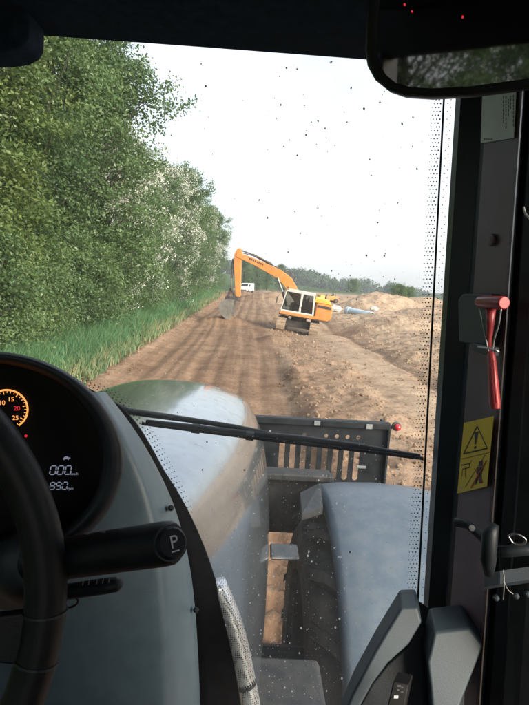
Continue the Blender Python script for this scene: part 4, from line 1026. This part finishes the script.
# --- dashboard
rows = []
ysr = [392, 402, 430, 470, 510, 560, 620, 720]
rb = [104, 112, 134, 157, 175, 188, 195, 199]; rY = [.86, .84, .82, .81, .80, .79, .78, .77]
cb = [94, 100, 118, 137, 150, 158, 163, 166]; cY = [.84, .80, .765, .745, .73, .715, .70, .68]
lb = [60, 62, 72, 84, 84, 70, 55, 50]; lY = [.84, .80, .76, .74, .72, .70, .68, .66]
for i, y in enumerate(ysr):
    rows.append([at(-160, y-6, lY[i]+.02), at(-40, y, lY[i]), at(lb[i], y, lY[i]), at(cb[i]-9, y, cY[i]+.003), at(cb[i]+4, y, cY[i]+.004), at((cb[i]+rb[i])/2, y, (cY[i]*.45+rY[i]*.55)), at(rb[i]-3, y, rY[i]-.006), at(rb[i], y, rY[i]+.012), at(rb[i]+2, y, rY[i]+.05)])
ds = mesh('dashboard', *loftvf(rows), M_dash, tr, smooth=True, subsurf=2)
for px, py in ((171, 508), (196, 610)): mesh('trim_screw', *tubevf([at(px, py, .79), at(px, py, .777), at(px, py, .775)], [.005, .0045, .002], 12), M_black, ds)
# instrument binnacle: elliptic cowl round a recessed black face
cl = None
def ell(cx_, cy_, ax, ay, Y, n=64, tilt=.12):
    out = []
    for k in range(n):
        a = 2*math.pi*k/n; x, y = ax*math.cos(a), ay*math.sin(a)
        out.append(at(cx_+x*math.cos(tilt)-y*math.sin(tilt), cy_+x*math.sin(tilt)+y*math.cos(tilt), Y))
    return out
rings = [ell(-4, 456, 106, 91, .665), ell(-4, 456, 107, 93, .62), ell(-4.5, 456, 111, 96, .568), ell(-4.5, 456, 114, 98.5, .562), ell(-4.5, 456.5, 120, 101.5, .562), ell(-4.5, 457, 126, 104, .568), ell(-5, 457, 129, 105.5, .585), ell(-6, 457, 128, 105, .64), ell(-8, 458, 124, 101, .76)]
cl = mesh('instrument_cluster', *loftvf([r + [r[0]] for r in rings]), M_dashdark, tr, smooth=True)
FP = at(40, 440, .655); FN = Vector((.12, -1, .10)).normalized()
def onF(px, py, off=0): return onplane(px, py, FP+FN*off, FN)
mesh('cluster_face', [onF(*p) for p in [(-4+112*math.cos(2*math.pi*k/40), 457+97*math.sin(2*math.pi*k/40)) for k in range(40)]], [tuple(range(40))], M_face, cl)
FU = (onF(60, 440)-onF(40, 440)).normalized(); FV = FN.cross(FU).normalized(); S = (onF(41, 440)-onF(40, 440)).length   # one photograph pixel on the face
DC = onF(7, 409.5, .003)
def dial_arc(r0, r1, a0, a1, n=40):
    V = []; F = []
    for k in range(n+1):
        a = a0+(a1-a0)*k/n
        for r_ in (r0, r1): V.append(DC+(FU*math.cos(a)+FV*math.sin(a))*r_*S)
    return V, [(2*k, 2*k+1, 2*k+3, 2*k+2) for k in range(n)]
mesh('dial_ring', *dial_arc(19.4, 21.2, R(-55), R(235), 60), M_amber, cl)
tk = []
for k in range(27):
    a = R(235)-R(290)*k/26; r0 = 15.8 if k % 4 == 0 else 17.2; d = FU*math.cos(a)+FV*math.sin(a); s_ = FN.cross(d)*(.42 if k % 4 == 0 else .28)*S
    tk.append(([DC+d*r0*S-s_, DC+d*r0*S+s_, DC+d*19.5*S+s_, DC+d*19.5*S-s_], [(0, 1, 2, 3)]))
mesh('dial_ticks', *join(*tk), M_amber, cl)
def faceM(px, py, off=.003, sk=0):
    o = onF(px, py, off); mm = Matrix.Identity(4)
    for i in range(3): mm[i][0], mm[i][1], mm[i][2], mm[i][3] = FU[i], FV[i]+sk*FU[i], FN[i], o[i]
    return mm
textmesh('dial_number', '10', 6.5*S, M_amber, cl, faceM(2, 403))
textmesh('dial_number', '15', 6.5*S, M_amber, cl, faceM(11, 399.5))
textmesh('dial_number', '20', 6.5*S, M_ledred, cl, faceM(17, 408.5))
textmesh('dial_number', '25', 6.5*S, M_amber, cl, faceM(15.5, 418))
mesh('warning_light', *tubevf([onF(26, 436, .001), onF(26, 436, .003)], 1.4*S, 10), M_ledred, cl)
SEG = {'0': 'abcdef', '8': 'abcdefg', '9': 'abcdfg'}
def seven(name, txt, px, py, w, h, gap):
    parts = []
    o = onF(px, py, .003); th = h*.13
    for i, ch in enumerate(txt):
        ox = i*(w+gap)
        P = {'a': ((0, h), (w, h)), 'b': ((w, h), (w, h/2)), 'c': ((w, h/2), (w, 0)), 'd': ((0, 0), (w, 0)), 'e': ((0, 0), (0, h/2)), 'f': ((0, h/2), (0, h)), 'g': ((0, h/2), (w, h/2))}
        for c in SEG[ch]:
            (x0, y0), (x1, y1) = P[c]; d = Vector((x1-x0, y1-y0)); l = d.length; d /= l; a = (x0+d.x*th*.6, y0+d.y*th*.6); b = (x1-d.x*th*.6, y1-d.y*th*.6); nx_, ny_ = -d.y*th/2, d.x*th/2
            q = [(a[0]+nx_, a[1]+ny_), (b[0]+nx_, b[1]+ny_), (b[0]-nx_, b[1]-ny_), (a[0]-nx_, a[1]-ny_)]
            parts.append(([o+FU*((u+ox+v*.18)*S)+FV*(v*S) for u, v in q], [(0, 1, 2, 3)]))
    return mesh(name, *join(*parts), M_lcd, cl)
seven('speed_digits', '000', 49.5, 474.5, 5.6, 9.2, 2.0)
seven('engine_speed_digits', '890', 49.5, 489.5, 4.6, 7.6, 1.7)
textmesh('speed_unit', 'km/h', 4.0*S, M_lcd, cl, faceM(74.5, 474, .003, .15))
textmesh('engine_speed_unit', 'rpm', 3.8*S, M_lcd, cl, faceM(70.5, 488.5, .003, .15))
tort = [(-4, 0), (-3.2, 0), (-3, -1), (-2, -1), (-1.8, 0), (1.2, 0), (1.4, -1), (2.4, -1), (2.6, .1), (3.6, .5), (4.4, 1.2), (3.6, 1.9), (2.6, 1.5), (1.6, 2.5), (-.2, 2.9), (-2, 2.4), (-3.2, 1)]
o_ = onF(66.5, 459, .003); mesh('tortoise_symbol', [o_+FU*(u*S*.95)+FV*(v*S*.95) for u, v in tort], [tuple(range(len(tort)))], M_lcd, cl)
# --- steering wheel
SC = at(-314, 640, .375); SN = Vector((.30, -.92, .24)).normalized(); su, sv = frame_of(SN)
if sv.z < 0: sv = -sv
su = sv.cross(SN)
SR = .264
sw = mesh('steering_wheel', *tubevf([SC-SN*.06, SC-SN*.01, SC+SN*.01], [.03, .055, .045], 20), M_black, tr, smooth=True)
ringp = [SC+(su*math.cos(a)+sv*math.sin(a))*SR for a in [2*math.pi*k/72 for k in range(72)]]
V, F = [], []
for k, p in enumerate(ringp):
    d = (p-SC).normalized()
    for j in range(14): b = 2*math.pi*j/14; V.append(p+d*math.cos(b)*.0195+SN*math.sin(b)*.0205)
for k in range(72):
    for j in range(14): F.append((k*14+j, k*14+(j+1) % 14, ((k+1) % 72)*14+(j+1) % 14, ((k+1) % 72)*14+j))
mesh('rim', V, F, M_wheelrim, sw, smooth=True)
for a in (R(-9), R(171), R(-90)):
    d = su*math.cos(a)+sv*math.sin(a); q = SN.cross(d)
    mesh('spoke', *loftvf([[SC+d*t_+q*w_*s_-SN*(.012 if t_ < .2 else 0)+SN*o2 for s_, o2 in ((-1, .006), (1, .006), (1, -.006), (-1, -.006))] for t_, w_ in ((.03, .035), (.12, .02), (.20, .018), (.262, .026))], closed=True, capends=True), M_black, sw, bevel=.003)
    for e_ in (-.085, .085):
        aa = a+e_; c = SC+(su*math.cos(aa)+sv*math.sin(aa))*SR; dd = (c-SC).normalized(); tg = SN.cross(dd)
        mesh('grip_seam', *tubevf([c-tg*.0012, c+tg*.0012], .0212, 16), M_dashdark, sw)
mesh('steering_column', *tubevf([SC-SN*.04, SC-SN*.22+Vector((0, .02, -.05))], [.045, .06], 20), M_black, sw, smooth=True)
# --- control stalks
s0, s1 = at(30, 563, .50), at(176, 542, .455); dS = (s1-s0).normalized()
stl = mesh('shuttle_lever', *tubevf([s0, s0+dS*.03, s1-dS*.012, s1-dS*.004, s1], [.018, .0205, .0208, .0200, .0175], 24), M_black, tr, smooth=False, bevel=.0015)
cd = (CAM-s1).normalized(); capn = (dS*.55+cd*.85).normalized()
c0 = at(171, 543, .447)
cap = mesh('lever_cap', *tubevf([c0-capn*.010, c0+capn*.002, c0+capn*.0045], [.0165, .0150, .0128], 24), M_black, stl, smooth=False)
mesh('cap_ring', *tubevf([c0-capn*.002, c0+capn*.001], .0166, 24), M_dashdark, stl)
cu_, cw_ = frame_of(capn); cw_ = Vector((0, 0, 1)); cu_ = cw_.cross(capn).normalized(); cw_ = capn.cross(cu_).normalized()
mm = Matrix.Identity(4); oo = c0+capn*.0052+cu_*.001
for i in range(3): mm[i][0], mm[i][1], mm[i][2], mm[i][3] = cu_[i], cw_[i], capn[i], oo[i]
textmesh('parking_letter', 'P', .0165, M_icon, cap, mm)
mesh('letter_underline', [oo+cu_*a+cw_*b for a, b in ((-.004, -.0072), (.004, -.0072), (.004, -.0084), (-.004, -.0084))], [(0, 1, 2, 3)], M_icon, cap)
for k, px in enumerate((88, 104, 122, 143)):
    q = at(px, 546-14.5-(px-88)*.13, .475); 
    mesh('lever_mark', *boxvf(q+Vector((0, -.004, 0)), (.0045, .0006, .0016)), M_inkgrey, stl)
b0, b1 = at(40, 596, .50), at(121, 583.5, .487); dB = (b1-b0).normalized()
st2 = mesh('wiper_stalk', *tubevf([b0, b1-dB*.018, b1-dB*.004, b1], [.0085, .0088, .0082, .005], 16, flat=.9), M_black, tr, smooth=True)
for k in range(5): mesh('stalk_mark', *boxvf(at(83+6*k+(2 if k > 1 else 0), 583-.6*k, .478), (.0011, .0006, .005), Matrix.Rotation(.2, 3, 'Y')), M_inkgrey, st2)
mesh('column_shroud', *tubevf([at(20, 568, .62), at(38, 567, .53), at(48, 564, .505)], [.05, .038, .024], 20), M_dashdark, tr, smooth=True)
mesh('column_cable', *tubevf(smoothpath([at(70, 594, .50), at(78, 600, .495), at(74, 606, .50), at(60, 610, .51)]), .0012, 6), M_black, tr, smooth=True)
# --- corner trim at the foot of the pillar
def fin(name, pts, Y0, dY, mat, parent, bv): return mesh(name, *prismvf([at(x, y, Y0+(y-610)*-.0006) for x, y in pts], (0.012, dY, 0)), mat, parent, bevel=bv, bseg=3)
ct = fin('corner_trim', [(421, 622), (434, 632), (470, 640), (462, 740), (352, 740), (360, 706), (372, 684), (388, 664), (408, 646)], .735, .06, M_black, tr, .003)
fin('trim_fin', [(401, 608), (417.5, 607.5), (422, 623), (409, 645), (388, 664), (373, 684), (361, 706), (352, 745), (332, 745), (352, 695), (376, 650)], .715, .05, M_trim, ct, .004)
fin('trim_fin', [(434, 632.5), (469, 628), (484, 646), (463, 700), (448, 745), (434, 745), (430, 690), (427, 662)], .700, .06, M_trim, ct, .005)
sw2 = fin('rocker_switch', [(393, 682), (409, 685), (402, 720), (384, 720)], .66, .02, M_face, ct, .002)
for k, (px, py, w) in enumerate(((396, 697, .006), (399, 686, .004), (402, 687.5, .003), (398, 690, .003), (402, 692, .003))):
    q = at(px, py, .607); mesh('switch_symbol', *boxvf(q, (w, .0005, w*.7)), M_icon if k == 0 else M_inkgrey, sw2)
# --- rear-view mirror, tilted to show what is behind on the left
MN = Vector((-.95, -2.0, -.43)).normalized(); MP = at(450, 70, .52)
def onM(px, py, off=0): return onplane(px, py, MP+MN*off, MN)
outl = [(371, -30), (366.5, 20), (365, 50), (367.5, 66), (375, 80), (388, 90.5), (404, 96), (430, 97.5), (470, 95.5), (529, 87.5), (590, 79), (625, 68), (640, 45), (640, -40)]
inn = [(382, -24), (378, 20), (377, 52), (379, 63), (386, 75), (396, 83), (410, 87), (432, 88.5), (470, 86.5), (529, 78.5), (586, 70), (612, 60), (622, 42), (622, -34)]
out3 = [onM(*p) for p in outl]; in3 = [onM(*p) for p in inn]
ms = mesh('rear_view_mirror', *loftvf([[p-MN*.03+(MP-p)*.12 for p in out3], [p-MN*.018 for p in out3], [p for p in out3], [p+MN*.004+(q-p)*.3 for p, q in zip(out3, in3)], [q+MN*.001 for q in in3]], closed=True, capends=False), M_black, tr, smooth=True)
ms.data.polygons.foreach_set('use_smooth', [True]*len(ms.data.polygons))
mesh('mirror_back', [p-MN*.03+(MP-p)*.12 for p in out3], [tuple(range(len(out3)))], M_black, ms)
mesh('mirror_glass', in3, [tuple(range(len(in3)))], M_mirror, ms)
mesh('mirror_stem', *tubevf([onM(500, 0, -.03), onM(500, -40, -.12)], .012, 10), M_black, ms)
for px, py, r_ in ((404.5, 4.5, .0009), (412, 11.5, .0008), (462.5, 17, .0010)):
    c = onM(px, py, .001); mesh('indicator_light', *tubevf([c, c+MN*.0012, c+MN*.002], [r_, r_*.9, r_*.3], 10), M_ledred, ms)

# ================================================================== SLOTTED GUARD CARRIED ON THE FRONT OF THE TRACTOR
GYY = 3.6
pa, pb = at(265, 417, GYY), at(388, 425.5, GYY); zt_ = pb.z; zb_ = at(330, 489, GYY).z; xr_ = pb.x; xl_ = 2*AX-xr_
fg = empty('front_guard', (AX, GYY, zb_), 'black steel guard with upright slots carried ahead of the grey hood', 'guard')
pv = []
def holed(x0, x1, z0, z1, hole):
    """flat cell with a hole: 32 points on the outline joined to 32 on the hole"""
    out = []
    for k in range(8): out.append((x0+(x1-x0)*k/8, z0))
    for k in range(8): out.append((x1, z0+(z1-z0)*k/8))
    for k in range(8): out.append((x1-(x1-x0)*k/8, z1))
    for k in range(8): out.append((x0, z1-(z1-z0)*k/8))
    V = [Vector((x, GYY, z)) for x, z in out+hole]
    pv.append((V, [(k, (k+1) % 32, 32+(k+1) % 32, 32+k) for k in range(32)]))
def plain(x0, x1, z0, z1): pv.append(([Vector((x0, GYY, z0)), Vector((x1, GYY, z0)), Vector((x1, GYY, z1)), Vector((x0, GYY, z1))], [(0, 1, 2, 3)]))
def stadium(cx_, z0, z1, w):
    r_ = w/2; h = []
    for k in range(8): a = R(180+45)+R(90)*k/8; h.append((cx_+r_*math.cos(a)*1.0, z0+r_+r_*math.sin(a)))
    for k in range(8): a = R(-45)+R(90)*k/8; h.append((cx_+r_*math.cos(a), (z0+r_ if k < 4 else z1-r_)+r_*math.sin(a)))
    for k in range(8): a = R(45)+R(90)*k/8; h.append((cx_+r_*math.cos(a), z1-r_+r_*math.sin(a)))
    for k in range(8): a = R(135)+R(90)*k/8; h.append((cx_+r_*math.cos(a), (z1-r_ if k < 4 else z0+r_)+r_*math.sin(a)))
    return h
cz1 = at(320, 441, GYY).z; cz0 = at(320, 479, GYY).z; hz0 = cz1+.012; hz1 = hz0+.06
xc = [(at(281.5+10.75*k, 442, GYY).x+at(281+10.75*k, 477, GYY).x)/2 for k in range(8)]; pt = xc[1]-xc[0]
for k, x in enumerate(xc):
    holed(x-pt/2, x+pt/2, cz0-.012, hz0, stadium(x, cz0, cz1, .042))
    if k in (2, 4, 5, 6, 7): holed(x-pt/2, x+pt/2, hz0, hz1, stadium(x, hz0+.012, hz0+.044, .030))
    else: plain(x-pt/2, x+pt/2, hz0, hz1)
xa_, xb_ = xc[0]-pt/2, xc[-1]+pt/2
plain(xl_, xa_, zb_, zt_-.02); plain(xb_, xr_, zb_, zt_-.02); plain(xa_, xb_, zb_, cz0-.012); plain(xa_, xb_, hz1, zt_-.02)
pV, pF = join(*pv)
me = bpy.data.meshes.new('slotted_plate'); me.from_pydata([tuple(v) for v in pV], [], pF)
bm = bmesh.new(); bm.from_mesh(me); bmesh.ops.remove_doubles(bm, verts=bm.verts, dist=.0005); bm.to_mesh(me); bm.free(); me.materials.append(M_blackmetal)
pn = new_obj('slotted_plate', me, fg); so = pn.modifiers.new('thick', 'SOLIDIFY'); so.thickness = .012
mesh('top_rail', *boxvf(((xl_+xr_)/2, GYY-.01, zt_), (xr_-xl_+.02, .06, .05)), M_blackmetal, fg, bevel=.008)
None if True else mesh('top_shelf', *boxvf(((xl_+xr_)/2, GYY+.11, zt_-.03), (xr_-xl_, .2, .02)), M_blackmetal, fg, bevel=.005)
mesh('bottom_rail', *boxvf(((xl_+xr_)/2, GYY+.03, zb_-.02), (xr_-xl_, .1, .04)), M_blackmetal, fg, bevel=.008)
mesh('end_plate', *boxvf((xr_+.005, GYY+.09, (zt_+zb_)/2-.01), (.02, .26, zt_-zb_)), M_blackmetal, fg, bevel=.006)
mesh('end_plate', *boxvf((xl_-.005, GYY+.09, (zt_+zb_)/2-.01), (.02, .26, zt_-zb_)), M_blackmetal, fg, bevel=.006)
for px, py in ((317, 423), (369, 426.5)): c = at(px, py, GYY-.04); mesh('rail_bracket', *boxvf((c.x, GYY-.045, c.z), (.045, .012, .035)), M_wire, fg, bevel=.003)
c = at(361, 467, GYY-.02); mesh('latch', *boxvf(c, (.07, .012, .02)), M_wire, fg, bevel=.003)
mesh('mounting_arm', *boxvf((AX+.3, 3.36, 1.1), (.08, .42, .16)), M_engine, fg, bevel=.01)
mesh('mounting_arm', *boxvf((AX-.3, 3.36, 1.1), (.08, .42, .16)), M_engine, fg, bevel=.01)
lc = at(397, 427, GYY); ll = mesh('marker_lamp', *tubevf([lc+Vector((0, .03, 0)), lc+Vector((0, .0, 0))], .034, 18), M_dark, fg, bevel=.005)
mesh('red_lens', *tubevf([lc, lc-Vector((0, .02, 0)), lc-Vector((0, .034, 0))], [.026, .024, .012], 18), M_redlens, ll, smooth=True)
mesh('lamp_stalk', *tubevf([(xr_, GYY+.03, lc.z-.03), (lc.x, GYY+.03, lc.z)], .012, 8), M_dark, ll)

# ================================================================== HAZE
hz = mesh('haze', *boxvf((0, 420, 13), (1900, 960, 34)), None)
hm_, ht, HN, HL = nodes_of('haze_air')
hv = HN('ShaderNodeVolumePrincipled'); hv.inputs['Color'].default_value = (.93, .95, 1, 1); hv.inputs['Density'].default_value = .0009; hv.inputs['Anisotropy'].default_value = .2
HL(hv.outputs[0], HN('ShaderNodeOutputMaterial').inputs['Volume'])
hz.data.materials.append(hm_); tag(hz, 'thin pale evening haze over the site', 'haze', kind='stuff')

for o in bpy.data.objects:
    if '_wl' in o: del o['_wl']
